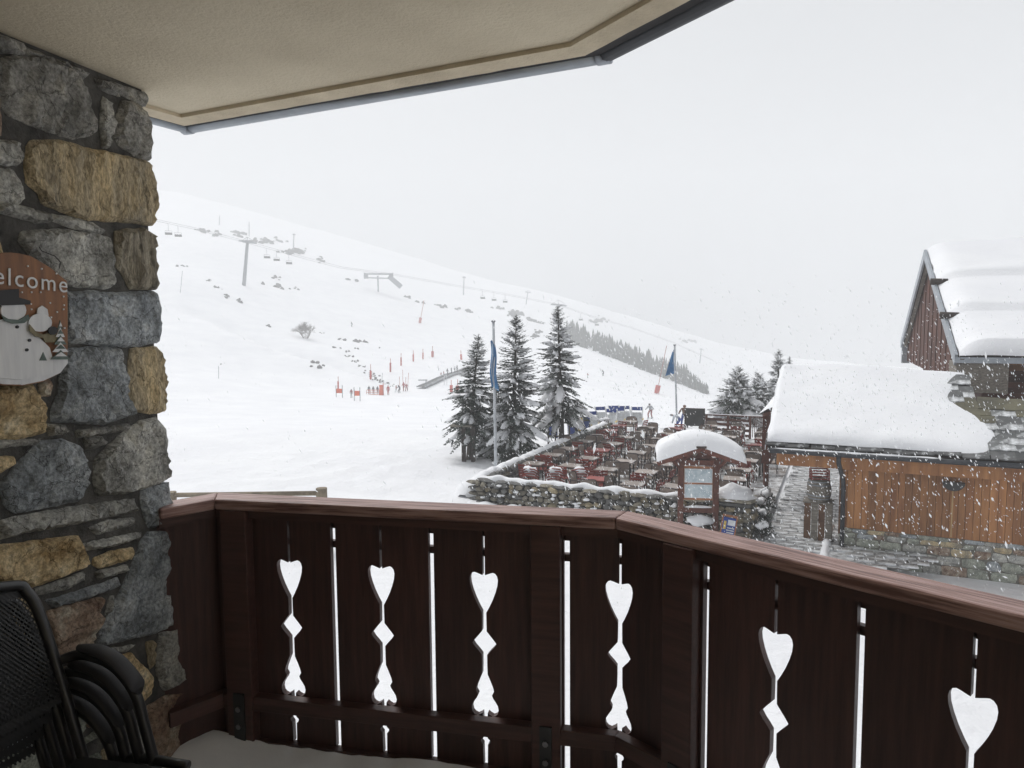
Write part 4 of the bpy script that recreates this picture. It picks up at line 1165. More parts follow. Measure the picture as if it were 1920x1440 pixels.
for i in range(61):          # snow held up by two log snow-stops
    f = i / 60; u = -.10 + (HW + .12) * f; row = []
    seg = [(0, .29), (.29, .61), (.61, 1.01)]
    for a0, a1 in seg:
        if a0 <= f <= a1: q = (f - a0) / (a1 - a0); break
    th = .30 + .17 * (1 - q) ** 1.5 * min(1, (q + .02) / .07) ** .5
    if i == 0: th = .02
    for j in range(60):
        t = j / 59; v = .03 + 12.8 * t
        e = min(1, (j + .05) / 2.5) ** .5
        h = th * e * (1 + .12 * noise.noise(V((v * .5, u * .6, 2)))) + .03 * noise.noise(V((v * .9, u * 1.2, 6)))
        row.append(Uc(u, v + .05 * noise.noise(V((u * 2, 0, 3))) * (1 if j == 0 else 0), NZ + sl2 * max(0, u) + max(.0, h)))
    P.append(row)
mb = MB(); mb.grid(P); mb.grid([[r_[0] for r_ in P], [r_[0] - V((0, 0, .1)) for r_ in P]])
mb.f = [tuple(reversed(f)) for f in mb.f]; mb.build('roof_snow', m_snow, big, smooth=True, world=True)
for f in (.29, .61):
    b = MB(); u = HW * f - .12
    b.tube([Uc(u, -.20, NZ + sl2 * u + .15), Uc(u, .30, NZ + sl2 * u + .12)], .11, n=10); b.build('snow_stop_log', m_wooddark, big, smooth=True, world=True)

# ---- barrel on its stand beside the lane, with a red crate
bp_ = at_z(1533, 1016, G); bp_ = V((bp_.x, bp_.y, G + .09))
std = thing('plank_stand', 'upright stand of old grey and brown planks beside the lane, carrying a barrel', 'stand', bp_, -TA)
for k in range(4):
    b = MB(); b.box((-.24 + .16 * k, -.22, .47), (.145, .05, .94)); b.build('plank', m_woodgrey if k % 2 else m_woodbrown, std)
for k in (0, 1):
    b = MB(); b.box((-.30 + .60 * k, 0, .46), (.05, .4, .92)); b.build('side', m_woodgrey, std)
b = MB(); b.box((0, .0, .955), (.70, .55, .04)); b.build('top', m_woodgrey, std)
brl = thing('barrel', 'weathered wooden barrel with grey hoops standing beside the lane', 'barrel', bp_ + V((0, 0, .977)), -TA)
for k in range(14):
    a0, a1 = 2 * math.pi * k / 14 + .012, 2 * math.pi * (k + 1) / 14 - .012
    P = []
    for j in range(7):
        z = j / 6 * .52; r_ = .235 + .05 * math.sin(math.pi * j / 6)
        P.append([V((r_ * math.cos(a), r_ * math.sin(a), z)) for a in (a0, (a0 + a1) / 2, a1)])
    b = MB(); b.grid(P); b.f = [tuple(reversed(f)) for f in b.f]; b.build('stave', m_woodgrey, brl)
b = MB(); b.tube([(0, 0, .012), (0, 0, .50)], .228, n=18); b.build('barrel_head', m_woodgrey, brl)
for z in (.05, .13, .39, .47):
    b = MB(); r_ = .240 + .05 * math.sin(math.pi * z / .52)
    b.grid([[V(((r_ + .004) * math.cos(2 * math.pi * i / 24), (r_ + .004) * math.sin(2 * math.pi * i / 24), z + d)) for i in range(25)] for d in (.035, 0)]); b.build('hoop', m_steel, brl)
crt = thing('crate', 'small red openwork crate on top of the barrel', 'crate', bp_ + V((.0, 0, 1.498)), -TA + .2)
for z in (.03, .10, .17, .24):
    b = MB()
    for sx, sy, lx, ly in ((0, -.15, .40, .014), (0, .15, .40, .014), (-.2, 0, .014, .3), (.2, 0, .014, .3)): b.box((sx, sy, z), (lx, ly, .03))
    b.build('slat', m_chair_red, crt)
b = MB(); [b.box((sx * .2, sy * .15, .13), (.026, .026, .26)) for sx in (-1, 1) for sy in (-1, 1)]; b.build('corner_frame', m_chair_red, crt)

# ================================================================== KIOSK, PILLAR, POSTER
kp = at_z(1308, 1003, G); kp.z = G + .385
KR = R(-9)
ks = thing('information_kiosk', 'red-brown wooden map board with a small pitched roof under a thick cap of snow', 'information board', kp, KR); ks.scale = (.93, .93, .93)
for s in (-1, 1):
    b = MB(); b.box((s * .475, 0, .655), (.15, .15, 2.21)); b.build('post', m_woodred, ks, bevel=.01)
    b = MB(); b.bar((s * .44, 0, 1.40), (s * .80, 0, 1.78), .09, .09); b.build('brace', m_woodred, ks)
    b = MB(); b.bar((s * .42, -.02, 1.68), (s * .12, -.02, 1.96), .07, .07); b.build('strut', m_woodred, ks)
for z, h in ((1.63, .15), (.30, .14)):
    b = MB(); b.box((0, 0, z), (.80, .12, h)); b.build('cross_beam', m_woodred, ks)
b = MB(); b.prism([(-.40, .02, 1.71), (.40, .02, 1.71), (0, .02, 1.93)], (0, .05, 0)); b.build('gable_board', m_woodred, ks)
b = MB(); b.prism([(-.19, -.06, 1.86), (-.10, -.06, 1.93), (-.05, -.06, 1.98), (-.02, -.06, 1.90), (-.10, -.06, 1.80)], (0, .03, 0)); b.build('carved_plate', m_woodgrey, ks)
b = MB(); b.box((0, .03, 1.045), (.80, .06, .94)); b.build('back_panel', m_frameorange, ks)
for z0, z1 in ((.635, 1.015), (1.065, 1.455)):
    b = MB(); b.box((0, -.012, (z0 + z1) / 2), (.75, .02, z1 - z0)); o = b.build('white_frame', m_white, ks)
    b = MB(); b.box((0, -.024, (z0 + z1) / 2), (.705, .006, z1 - z0 - .045)); b.build('map_sheet', m_paper, o)
RD0, RD1 = -.62, .62
for s in (-1, 1):
    b = MB(); b.prism([(s * 1.14, RD0, 1.72), (0, RD0, 2.14), (0, RD1, 2.14), (s * 1.14, RD1, 1.72)], (0, 0, .05)); b.build('roof', m_wooddark, ks)
    b = MB(); b.bar((s * 1.15, RD0 - .02, 1.70), (0, RD0 - .02, 2.12), .05, .13); b.build('bargeboard', m_woodred, ks)
b = MB(); b.box((0, RD0 - .05, 2.17), (.26, .12, .05)); b.build('ridge_cap', m_wooddark, ks)
P = []
for i in range(33):
    t = -1 + i / 16; x = t * 1.17; row = []
    zr = 2.19 - abs(t) * .42
    zt = 2.52 - .42 * abs(t) ** 1.9 - .03 * t
    for j in range(13):
        q = -1 + j / 6
        e = (1 - abs(q) ** 5) * min(1, (1.03 - abs(t)) / .10) ** .5
        row.append(V((x, (RD0 - .06) * -q * -1 if False else q * .70, zr - .02 + (zt - zr + .02 + .04 * noise.noise(V((x * 2, q * 2, 1)))) * max(0, e))))
    P.append(row)
mb = MB(); mb.grid(P); mb.f = [tuple(reversed(f)) for f in mb.f]; mb.build('snow_cap', m_snow, ks, smooth=True)
b = MB(); b.blob((0, -.02, .375), (.36, .07, .05), seed=3, nu=14, amp=.4, flat=-.1); b.build('sill_snow', m_snow, ks, smooth=True)
# pedestal snow under the board
b = MB(); b.blob((.05, -.1, .02), (.36, .22, .14), seed=8, amp=.5); b.build('snow_lump', m_snow, ks, smooth=True)

pp = T(-.05, TW - .45); pp.z = G
pil = thing('stone_pillar', 'squat stone pillar at the lane end of the terrace wall under a dome of snow', 'pillar', pp, -TA)
rr = random.Random(17)
for r in range(6):
    for k in range(4):
        for fc in (0, 1):
            x, y = ((-.36 + .24 * k), -.30) if fc == 0 else (.42, -.25 + .18 * k)
            inst(rr.choice(st)[rr.choice([0, 1, 2])], 'stone', pil, (x + rr.uniform(-.04, .04), y, .07 + .125 * r), (rr.uniform(-.2, .2), rr.uniform(-.2, .2), rr.uniform(-.3, .3) + fc * 1.57), (1.15, 1, 1))
b = MB(); b.box((0, 0, .38), (.80, .56, .76)); b.build('core', m_joint, pil)
for z, s in ((.80, 1.0), (.90, 1.05)):
    b = MB(); b.prism([(-.46 * s, -.38, z), (.40 * s, -.42, z), (.50 * s, -.05, z), (.45 * s, .38, z), (-.44 * s, .36, z)], (0, 0, .075)); b.build('slab', m_dry[2] if z < .85 else m_dry[0], pil)
b = MB(); b.blob((-.0, 0, .96), (.50, .42, .33), seed=5, nu=20, nv=12, amp=.35, freq=2.2, flat=-.1); b.build('snow_dome', m_snow, pil, smooth=True)
pb = at_z(1362, 1019, G)
pst = thing('poster_board', 'small blue, white and yellow poster board leaning at the foot of the pillar', 'poster board', pb + V((0, 0, .10)), R(-14)); pst.scale = (.68, .68, .68)
LM = Matrix.Rotation(R(-14), 3, 'X') @ Matrix.Rotation(R(9), 3, 'Y')
def lp(x, z, y=0): return LM @ V((x, y, z))
def lq(name, x0, z0, x1, z1, m, y, par=pst):
    b = MB(); b.prism([lp(x0, z0, y), lp(x1, z0, y), lp(x1, z1, y), lp(x0, z1, y)], LM @ V((0, .012, 0))); return b.build(name, m, par)
lq('board', -.24, .08, .24, .80, m_bluecloth, 0)
lq('yellow_strip', -.19, .36, -.10, .66, m_yellow, -.013)
lq('white_panel', -.05, .52, .21, .72, m_whitecloth, -.013)
for k in range(4): lq('white_strip', -.07 + .02 * (k % 2), .15 + .085 * k, .20, .19 + .085 * k, m_whitecloth, -.0135)
for x in (-.25, .25): lq('frame', x - .025, .02, x + .025, .86, m_frameorange, -.004)
lq('frame', -.27, .82, .27, .90, m_frameorange, -.014)

# ================================================================== TERRACE FURNITURE
ORD = ['first', 'second', 'third', 'fourth', 'fifth', 'sixth', 'seventh', 'eighth', 'ninth', 'tenth', 'eleventh', 'twelfth', 'thirteenth', 'fourteenth', 'fifteenth', 'sixteenth']
def make_red_chair():
    t = thing('slatted_chair', 'x', 'chair')
    for z in (.54, .63, .72, .81):
        b = MB(); y = -.20 - (z - .45) * .22; b.box((0, y, z), (.44, .016, .062)); b.build('slat', m_chair_red, t)
    b = MB()
    for y in (-.16, -.07, .02, .11, .20): b.box((0, y, .45), (.42, .075, .018))
    b.build('seat', m_chair_red, t)
    for s in (-1, 1):
        b = MB(); b.tube([(s * .21, .20, 0), (s * .21, .02, .25), (s * .21, -.17, .46), (s * .21, -.285, .86)], .014, n=5); b.build('back_frame', m_chair_red, t)
        b = MB(); b.tube([(s * .19, -.22, 0), (s * .19, .0, .25), (s * .19, .19, .44)], .014, n=5); b.build('leg', m_chair_red, t)
    return t
def make_taupe_chair():
    t = thing('woven_armchair', 'x', 'chair')
    P = []
    for i in range(9):
        u = -1 + i / 4; row = []
        for j in range(7):
            v = j / 6
            x = u * .255 * (1 - .10 * max(0, v - .75) / .25 * abs(u) ** 3); z = .46 + v * .40 - .05 * abs(u) ** 4 * max(0, v - .5)
            row.append(V((x, -.235 - .06 * v + .05 * u * u, z)))
        P.append(row)
    b = MB(); b.grid(P); b.f = [tuple(reversed(f)) for f in b.f]; b.build('backrest', m_taupe, t, smooth=True)
    rim = [p + V((0, .0, .0)) for p in P[0]] + [r_[-1] for r_ in P[1:-1]] + list(reversed(P[-1]))
    b = MB(); b.tube(rim, .015, n=5); b.build('back_frame', m_chair_dark, t, smooth=True)
    b = MB(); b.box((0, 0, .44), (.48, .46, .045)); b.build('seat', m_taupe, t)
    for s in (-1, 1):
        b = MB(); b.tube([(s * .27, -.22, .66), (s * .285, .0, .665), (s * .28, .17, .64), (s * .265, .22, .55), (s * .255, .215, .0)], .016, n=5); b.build('armrest', m_chair_dark, t)
        b = MB(); b.tube([(s * .24, -.21, .46), (s * .245, -.25, 0)], .014, n=5); b.build('leg', m_chair_dark, t)
    return t
def make_table(topm, name):
    t = thing(name, 'x', 'table')
    b = MB(); b.box((0, 0, .73), (.64, .60, .03)); b.build('tabletop', topm, t)
    b = MB(); b.box((0, 0, .70), (.54, .50, .03)); b.build('apron', m_chair_dark, t)
    for sx in (-1, 1):
        for sy in (-1, 1):
            b = MB(); b.box((sx * .26, sy * .24, .343), (.035, .035, .684)); b.build('leg', m_chair_dark, t)
    return t
cr, ct = make_red_chair(), make_taupe_chair()
tr_, tt_ = make_table(m_chair_red, 'cafe_table'), make_table(m_table_top, 'cafe_table')
tm = tree_map(); used = set()
rr = random.Random(23)
def put(proto, p, rz, label, group):
    if proto.name not in used:
        used.add(proto.name); o = proto; o.location = p; o.rotation_euler = (0, 0, rz); o['label'] = label; o['group'] = group
        return o
    return copy_tree_with(proto, tm, p, rz, label, group)
nch = ntb = 0
rows_u = [1.15 + 1.62 * i for i in range(9)]
TG, CG = 'cafe tables on the terrace', 'chairs on the snowy terrace'
for ri, u in enumerate(rows_u):
    cols = [.80 + 1.27 * j for j in range(6)]
    spots = []
    for v in cols:
        if ri == 0 and v < 3.2: continue
        if ri == 8 and 1.0 < v < 3.7: continue
        spots.append((u + rr.uniform(-.14, .14), v + rr.uniform(-.12, .12), -TA + rr.uniform(-.12, .12)))
    for n_, (uu, vv, az) in enumerate(spots):
        red = rr.random() < (.16 if vv < 3.5 else .05)
        put(tr_ if red else tt_, T(uu, vv, .09), az, '%s cafe table, %s from the left in the %s table row from the front wall' % ('red' if red else 'taupe', ORD[n_], ORD[ri]), TG); ntb += 1
    for side in (-1, 1):
        n_ = 0
        for uu, vv, az in spots:
            if rr.random() < .07: continue
            red = rr.random() < (.5 if vv < 3.3 else .26)
            put(cr if red else ct, T(uu + side * rr.uniform(.40, .62), vv + rr.uniform(-.12, .12), .09), az + (0 if side < 0 else math.pi) + rr.uniform(-.3, .3),
                '%s, %s from the left in the %s chair row from the front wall' % ('red slatted chair' if red else 'taupe armchair', ORD[n_], (ORD + ['seventeenth', 'eighteenth'])[ri * 2 + (side > 0)]), CG); nch += 1; n_ += 1
    for n_, (uu, vv, az) in enumerate(spots):
        for side in (-1, 1):
            if rr.random() < .68: continue
            red = rr.random() < (.6 if vv < 3.3 else .3)
            put(cr if red else ct, T(uu + rr.uniform(-.1, .1), vv + side * .56, .09), az + side * math.pi / 2 + rr.uniform(-.25, .25),
                '%s %s of the %s table in the %s table row from the front' % ('red chair' if red else 'taupe armchair', 'left' if side < 0 else 'right', ORD[n_], ORD[ri]), CG); nch += 1
print('chairs', nch, 'tables', ntb)

# folded deck chairs under snow in the front left corner of the terrace
for k in range(3):
    q = T(1.5 + .30 * k, 1.15 + .75 * k, .36)
    fs = thing('folded_chairs', ['pile of red striped folding chairs by the front wall, nearest the corner', 'pile of red striped folding chairs by the front wall, middle one', 'pile of red striped folding chairs by the front wall, nearest the tables'][k], 'folding chairs', q, -TA + .1 * k, 'piles of folded chairs')
    for j in range(6):
        b = MB(); b.tube([(-.30, .02 * j - .1, .10 + .075 * j), (-.1, .02 * j - .13, .17 + .075 * j), (.15, .02 * j - .13, .17 + .075 * j), (.32, .02 * j - .1, .08 + .075 * j)], .024, n=6); b.build('folded_frame', m_chair_red, fs, smooth=True)
    b = MB(); b.blob((-.02, .08, .46), (.20, .16, .14), seed=k + 2, nu=12, nv=8, amp=.6); b.build('snow_lump', m_snow, fs, smooth=True)

# back fence and chalk board
fu = TL + .1
fc = thing('terrace_fence', 'dark red-brown wooden fence along the far edge of the terrace', 'fence', T(fu, 4.2))
for v in (4.2, 5.2, 6.2, 7.2, 8.3):
    b = MB(); b.prism([T(fu - .05, v - .05, .05), T(fu - .05, v + .05, .05), T(fu + .05, v + .05, .05), T(fu + .05, v - .05, .05)], (0, 0, 1.05)); b.build('post', m_woodred, fc, world=True)
b = MB(); b.bar(T(fu, 4.1, 1.12), T(fu, 8.4, 1.12), .12, .06); b.build('top_rail', m_woodred, fc, world=True)
for z in (.20, .45, .70, .92):
    b = MB(); b.bar(T(fu - .03, 4.25, z), T(fu - .03, 6.2, z), .03, .13); b.build('fence_board', m_woodred, fc, world=True)
for k in range(11):
    b = MB(); v = 6.32 + .09 * k; b.bar(T(fu, v, .15), T(fu, v, 1.09), .03, .03); b.build('baluster', m_woodred, fc, world=True)
for z in (.3, .6, .9):
    b = MB(); b.bar(T(fu - .03, 7.25, z), T(fu - .03, 8.3, z), .03, .13); b.build('fence_board', m_woodred, fc, world=True)
snow_ridge('rail_snow', T(fu, 4.1, 1.15), T(fu, 8.4, 1.15), .10, .05, fc, seed=31, n=40)
cb = thing('menu_board', 'dark slate menu board standing at the left end of the terrace fence', 'board', T(fu - .4, 3.72, .085), -TA + .05)
b = MB(); b.box((0, 0, .92), (.80, .05, .80)); b.build('slate_panel', m_chalk, cb)
for s in (-1, 1):
    b = MB(); b.box((s * .44, .0, .72), (.07, .07, 1.30)); b.build('post', m_wooddark, cb)
b = MB(); b.box((0, 0, 1.345), (.82, .055, .045)); b.build('top_frame', m_wooddark, cb)

# ================================================================== TREES
def conifer(name, label, p, h, rad, seed, snowy=0.5, dens=1.0, group=None, clear=.1, cat='tree', lean=0.0):
    rr = random.Random(seed)
    t = thing(name, label, cat, p, 0, group)
    b = MB(); b.tube([(0, 0, -.3), (lean * .3, 0, h * .35), (lean * .7, 0, h * .7), (lean, 0, h)], [h * .017 + .035, h * .014 + .02, h * .008 + .008, .006], n=7); b.build('trunk', m_bark, t, smooth=True)
    lf, sw = MB(), MB()
    def quad(a, d, side, L, w):
        # a spray: a leaf-shaped blade with a ragged outline
        e = a + d * L
        lf.add([a, a + d * L * .45 + side * w, e, a + d * L * .45 - side * w], [(0, 1, 2, 3)])
    z = h * clear
    while z < h * .985:
        f = (z - h * clear) / (h * (1 - clear)); 
        Lb = rad * (1 - f) ** .88 * rr.uniform(.82, 1.12) + .05
        if f < .12: Lb *= .70 + f * 2.5
        nb = max(4, int(round((6.5 + 3 * (1 - f)) * dens * rr.uniform(.85, 1.15))))
        a0 = rr.uniform(0, 6.28)
        for k in range(nb):
            az = a0 + 6.28 * k / nb + rr.uniform(-.45, .45); L = Lb * rr.uniform(.62, 1.15) * (1 + .30 * noise.noise(V((math.cos(az) * 1.3, math.sin(az) * 1.3, z * .7 + seed * 5))))
            out = V((math.cos(az), math.sin(az), 0)); sd = V((-out.y, out.x, 0))
            up0 = .75 - .95 * (1 - f) ** .6 + rr.uniform(-.18, .14); droop = -.50 * (1 - f) * L - .05
            base = V((lean * z / h, 0, z + rr.uniform(-.14, .14)))
            def at(s): return base + out * (L * s) + V((0, 0, up0 * L * s + droop * s * s + .14 * L * s ** 3))
            ns = max(4, int(L / .085))
            for q in range(ns):
                s = (q + .6) / ns; p0 = at(s); d = (at(min(1, s + .05)) - at(s - .05)).normalized()
                tw = (.10 + .26 * L * (1 - s) ** .8 * (.35 + .65 * min(1, s * 3))) * rr.uniform(.7, 1.2) * min(1, .42 + 1.6 * (1 - f))
                for sg in (-1, 1):
                    dd_ = (d * rr.uniform(.55, .9) + sd * sg * rr.uniform(.6, .95) + V((0, 0, rr.uniform(-.32, .10)))).normalized()
                    quad(p0, dd_, (dd_.cross(V((0, 0, 1))) + V((0, 0, rr.uniform(-.5, .5)))).normalized(), tw, .016 + .026 * rr.random() + tw * .07)
                    if tw > .16:
                        m_ = p0 + dd_ * tw * .45
                        for s2 in (-1, 1):
                            d3 = (dd_ * .75 + d * .3 + sd * s2 * .45 + V((0, 0, rr.uniform(-.4, .1)))).normalized()
                            quad(m_, d3, (d3.cross(V((0, 0, 1))) + V((0, 0, .3 * s2))).normalized(), tw * .5, .020)
            quad(at(.85), (at(1) - at(.8)).normalized(), sd, .16 + .12 * L, .022)
            # snow lying on the branch
            if rr.random() < snowy * (.55 + .75 * (1 - f)) and L > .22:
                wS = (.055 + .15 * L) * rr.uniform(.6, 1.15) * (.6 + snowy * .7); sa, sb = rr.uniform(.18, .45), rr.uniform(.8, 1.02)
                P = []
                for i in range(7):
                    g = i / 6; s = sa + (sb - sa) * g; w = wS * math.sin(math.pi * min(1, .12 + g * .86)) ** .7
                    c = at(s) + V((0, 0, .02)); hh = w * rr.uniform(.42, .75)
                    j1, j2 = rr.uniform(.75, 1.2), rr.uniform(.75, 1.2)
                    P.append([c - sd * w * j1 - V((0, 0, .05 + w * .25)), c - sd * w * .6 * j1 + V((0, 0, hh * .55)), c + V((0, 0, hh)), c + sd * w * .6 * j2 + V((0, 0, hh * .55)), c + sd * w * j2 - V((0, 0, .05 + w * .25))])
                sw.grid(P)
        z += max(.10, (.10 + .19 * (1 - f)) * h / 6.0) * rr.uniform(.8, 1.2) / max(.6, dens ** .5)
    for k in range(8):
        a = rr.uniform(0, 6.28); d = V((math.cos(a) * .35, math.sin(a) * .35, 1)).normalized()
        quad(V((lean, 0, h * (.93 + .009 * k))), d, V((-d.y, d.x, 0)).normalized(), .13, .012)
    kind(lf.build('crown', m_needle, t), 'stuff')
    if sw.v: kind(sw.build('snow_load', m_snow, t, smooth=True), 'stuff')
    return t
def pixtree(px, ytop, ybase, Y, **k):
    b = at_y(px[1], ybase, Y); p = V((b.x, b.y, min(b.z, H(b.x, b.y)))); top = at_y(px[0], ytop, Y)
    return p, top.z - p.z, top.x - p.x
GT = 'tall conifers by the terrace'
p, h, ln = pixtree((897, 878), 628, 868, 28.8); conifer('spruce_tree', 'spruce left of the blue flagpole, shortest of the three by the terrace', p, h, 1.60, 3, snowy=.24, dens=1.35, group=GT, clear=.26, lean=ln)
p, h, ln = pixtree((968, 962), 592, 874, 28.4); conifer('spruce_tree', 'densest dark spruce just right of the flagpole, in the middle of three', p, h, 1.85, 8, snowy=.27, dens=1.6, group=GT, clear=.04, lean=ln)
p, h, ln = pixtree((1046, 1054), 575, 850, 30.0); conifer('spruce_tree', 'spruce with a bare trunk foot and big snow pads, rightmost of three by the terrace', p, h, 1.62, 15, snowy=.45, dens=1.3, group=GT, clear=.26, lean=ln)
p, h, ln = pixtree((935, 932), 720, 872, 29.6); conifer('spruce_tree', 'low snow-laden young spruce behind the flagpole, squeezed between two taller ones', p, h, 1.35, 21, snowy=.65, dens=1.1, group=GT, clear=.08, lean=ln)
GR = 'snow-laden conifers behind the low chalet'
for i, (px, yt, Y, rad, lab) in enumerate([(1382, 688, 40, 2.3, 'broad snow-laden spruce nearest the terrace fence, leftmost of the chalet group'), (1420, 700, 43, 2.0, 'low snow-laden spruce second from the left behind the low chalet'), (1457, 655, 44, 1.7, 'tallest snow-laden spruce behind the porch roof of the low chalet'), (1477, 668, 52, 1.2, 'slim snow-laden spruce just right of the tallest one behind the porch roof')]):
    p, h, ln = pixtree((px, px), yt, 800, Y); conifer('spruce_tree', lab, p, h, rad, 40 + i, snowy=.50, dens=1.25, group=GR, clear=.05)

def shrub(name, label, p, r, h, seed, mat, snow=.4, n=260, cat='shrub', group=None):
    rr = random.Random(seed); t = thing(name, label, cat, p, 0, group); b = MB(); s = MB()
    for k in range(n):
        d = V((rr.gauss(0, 1), rr.gauss(0, 1), abs(rr.gauss(0, 1)))).normalized(); q = V((d.x * r, d.y * r, d.z * h)) * rr.uniform(.45, 1.0)
        dd_ = (d + V((rr.uniform(-.6, .6), rr.uniform(-.6, .6), rr.uniform(-.2, .6)))).normalized(); sd = dd_.cross(V((0, 0, 1))).normalized() if abs(dd_.z) < .98 else V((1, 0, 0))
        L = rr.uniform(.05, .12); b.add([q, q + dd_ * L * .5 + sd * .022, q + dd_ * L, q + dd_ * L * .5 - sd * .022], [(0, 1, 2, 3)])
    kind(b.build('foliage', mat, t), 'stuff')
    st_ = MB()
    for k in range(6): a = k * 1.05; st_.tube([(0, 0, -.05), (.5 * r * math.cos(a), .5 * r * math.sin(a), h * .75)], .01, n=4)
    st_.build('stems', m_bark, t)
    if snow:
        for k in range(3):
            s = MB(); s.blob((rr.uniform(-.4, .4) * r, rr.uniform(-.4, .4) * r, h * rr.uniform(.75, .95)), (r * rr.uniform(.25, .5), r * rr.uniform(.25, .5), h * .18), seed=k + seed, nu=9, nv=6, amp=.5)
            s.build('snow_pad', m_snow, t, smooth=True)
    return t
shrub('evergreen_shrub', 'small bright green shrub poking out of the snow behind the stone pillar', T(.9, TW - .15, .08), .24, .62, 2, m_leaf, snow=0, n=420)
for k, (u, v, r_, h_, lb) in enumerate([(.45, TW + .12, .30, .50, 'dark evergreen shrub beside the lane, right against the stone pillar'), (-.35, TW + .25, .30, .42, 'dark evergreen shrub beside the lane, nearest the balcony'), (1.5, TW + .05, .26, .55, 'dark evergreen shrub on the terrace edge behind the bright green one'), (2.6, TW + .1, .25, .6, 'dark evergreen shrub on the terrace edge, farthest along the lane')]):
    shrub('evergreen_shrub', lb, T(u, v, .05), r_, h_, 5 + k, m_needle, snow=1, n=380, group='dark shrubs along the lane')

# ---- flagpoles
def flagpole(px_t, px_b, yt, yb, Y, label, r=.045):
    b0 = at_y(px_b, yb, Y); g = H(b0.x, b0.y); tp = at_y(px_t, yt, Y)
    t = thing('flagpole', label, 'flagpole', (b0.x, b0.y, g))
    b = MB(); b.tube([V((b0.x, b0.y, g - .3)), tp], [r, r * .8], n=10); b.build('pole', m_pole, t, smooth=True, world=True)
    b = MB(); b.tube([tp, tp + V((0, 0, .06))], r * 1.25, n=10); b.build('cap', m_steel, t, world=True)
    return t, tp
fp, tp = flagpole(925, 930, 604, 884, 25.8, 'tall pale flagpole with a limp blue flag in front of the spruces', r=.060)
f0 = at_y(922, 640, 25.75)
P = []
for i in range(22):
    z = -i * .080; row = []
    for j in range(8):
        u = j / 7; row.append(f0 + V((-.05 + u * (.17 + .005 * i) + .03 * math.sin(i * .35), .05 * math.sin(u * 9 + i * .25) - .02, z - .10 * u * u + .05 * math.sin(u * 6))))
    P.append(row)
mb = MB(); mb.grid(P); mb.build('flag', m_flag, fp, smooth=True, world=True)
mb = MB(); mb.grid([[p + V((-.015, -.035, 0)) for p in r_[2:4]] for r_ in P[1:20]]); mb.build('flag_stripe', m_flagwhite, fp, smooth=True, world=True)
fp2, tp2 = flagpole(1265, 1270, 648, 800, 37.5, 'shorter pale flagpole with a blue flag at the far end of the terrace', r=.055)
f0 = at_y(1264, 655, 37.45); P = []
for i in range(16):
    z = -i * .085; row = []
    for j in range(7):
        u = j / 6; row.append(f0 + V((-u * (.08 + .026 * i), .05 * math.sin(u * 7 + i * .3), z - .12 * u)))
    P.append(row)
mb = MB(); mb.grid(P); mb.build('flag', m_flag, fp2, smooth=True, world=True)

# ---- wooden notice stand under the left spruce
q = at_y(878, 866, 28.2)
ns = thing('notice_stand', 'dark wooden stand with a plank roof under the leftmost spruce', 'stand', (q.x, q.y, H(q.x, q.y)))
for dx, w in ((-.17, .17), (.20, .17)):
    b = MB(); b.box((dx, 0, .66), (w, .16, 1.5)); b.build('post', m_wooddark, ns)
b = MB(); b.box((-.25, -.02, 1.46), (.85, .5, .06)); b.build('roof_plank', m_woodgrey, ns)
b = MB(); b.box((.02, .05, .95), (.22, .05, .6)); b.build('panel', m_wooddark, ns)
# ---- rack fence behind the right spruce with folded canvas chairs leaning on it
q0, q1 = at_y(1028, 838, 32.3), at_y(1106, 826, 33.6)
rk = thing('wooden_rack', 'dark wooden rack fence behind the trunk of the rightmost spruce', 'fence', (q0.x, q0.y, H(q0.x, q0.y)))
for k in range(7):
    p_ = q0.lerp(q1, k / 6); g = H(p_.x, p_.y)
    b = MB(); b.bar((p_.x, p_.y, g - .1), (p_.x, p_.y, g + 1.02), .07, .07); b.build('post', m_wooddark, rk, world=True)
for hz in (.35, .95):
    b = MB(); b.bar((q0.x, q0.y, H(q0.x, q0.y) + hz), (q1.x, q1.y, H(q1.x, q1.y) + hz), .05, .07); b.build('rail', m_wooddark, rk, world=True)
for k, (f, mm, lab) in enumerate([(.12, m_bluecloth, 'blue canvas chair folded against the rack, left of the spruce trunk'), (.60, m_bluecloth, 'blue canvas chair folded against the rack, right of the spruce trunk'), (.74, m_yellow, 'yellow canvas chair folded against the rack'), (.92, m_bluecloth, 'blue canvas chair folded against the right end of the rack')]):
    p_ = q0.lerp(q1, f) + V((0, .25, 0)); g = H(p_.x, p_.y)
    t = thing('folded_canvas_chair', lab, 'folding chair', (p_.x, p_.y, g), R(-20), 'canvas chairs folded against the rack')
    b = MB(); b.prism([(-.22, 0, .25), (.22, 0, .25), (.22, -.18, 1.1), (-.22, -.18, 1.1)], (0, .02, 0)); b.build('canvas', mm, t)
    b = MB(); [b.bar((s * .24, 0.03, 0), (s * .24, -.20, 1.18), .03) for s in (-1, 1)]; b.build('frame', m_whitecloth, t)
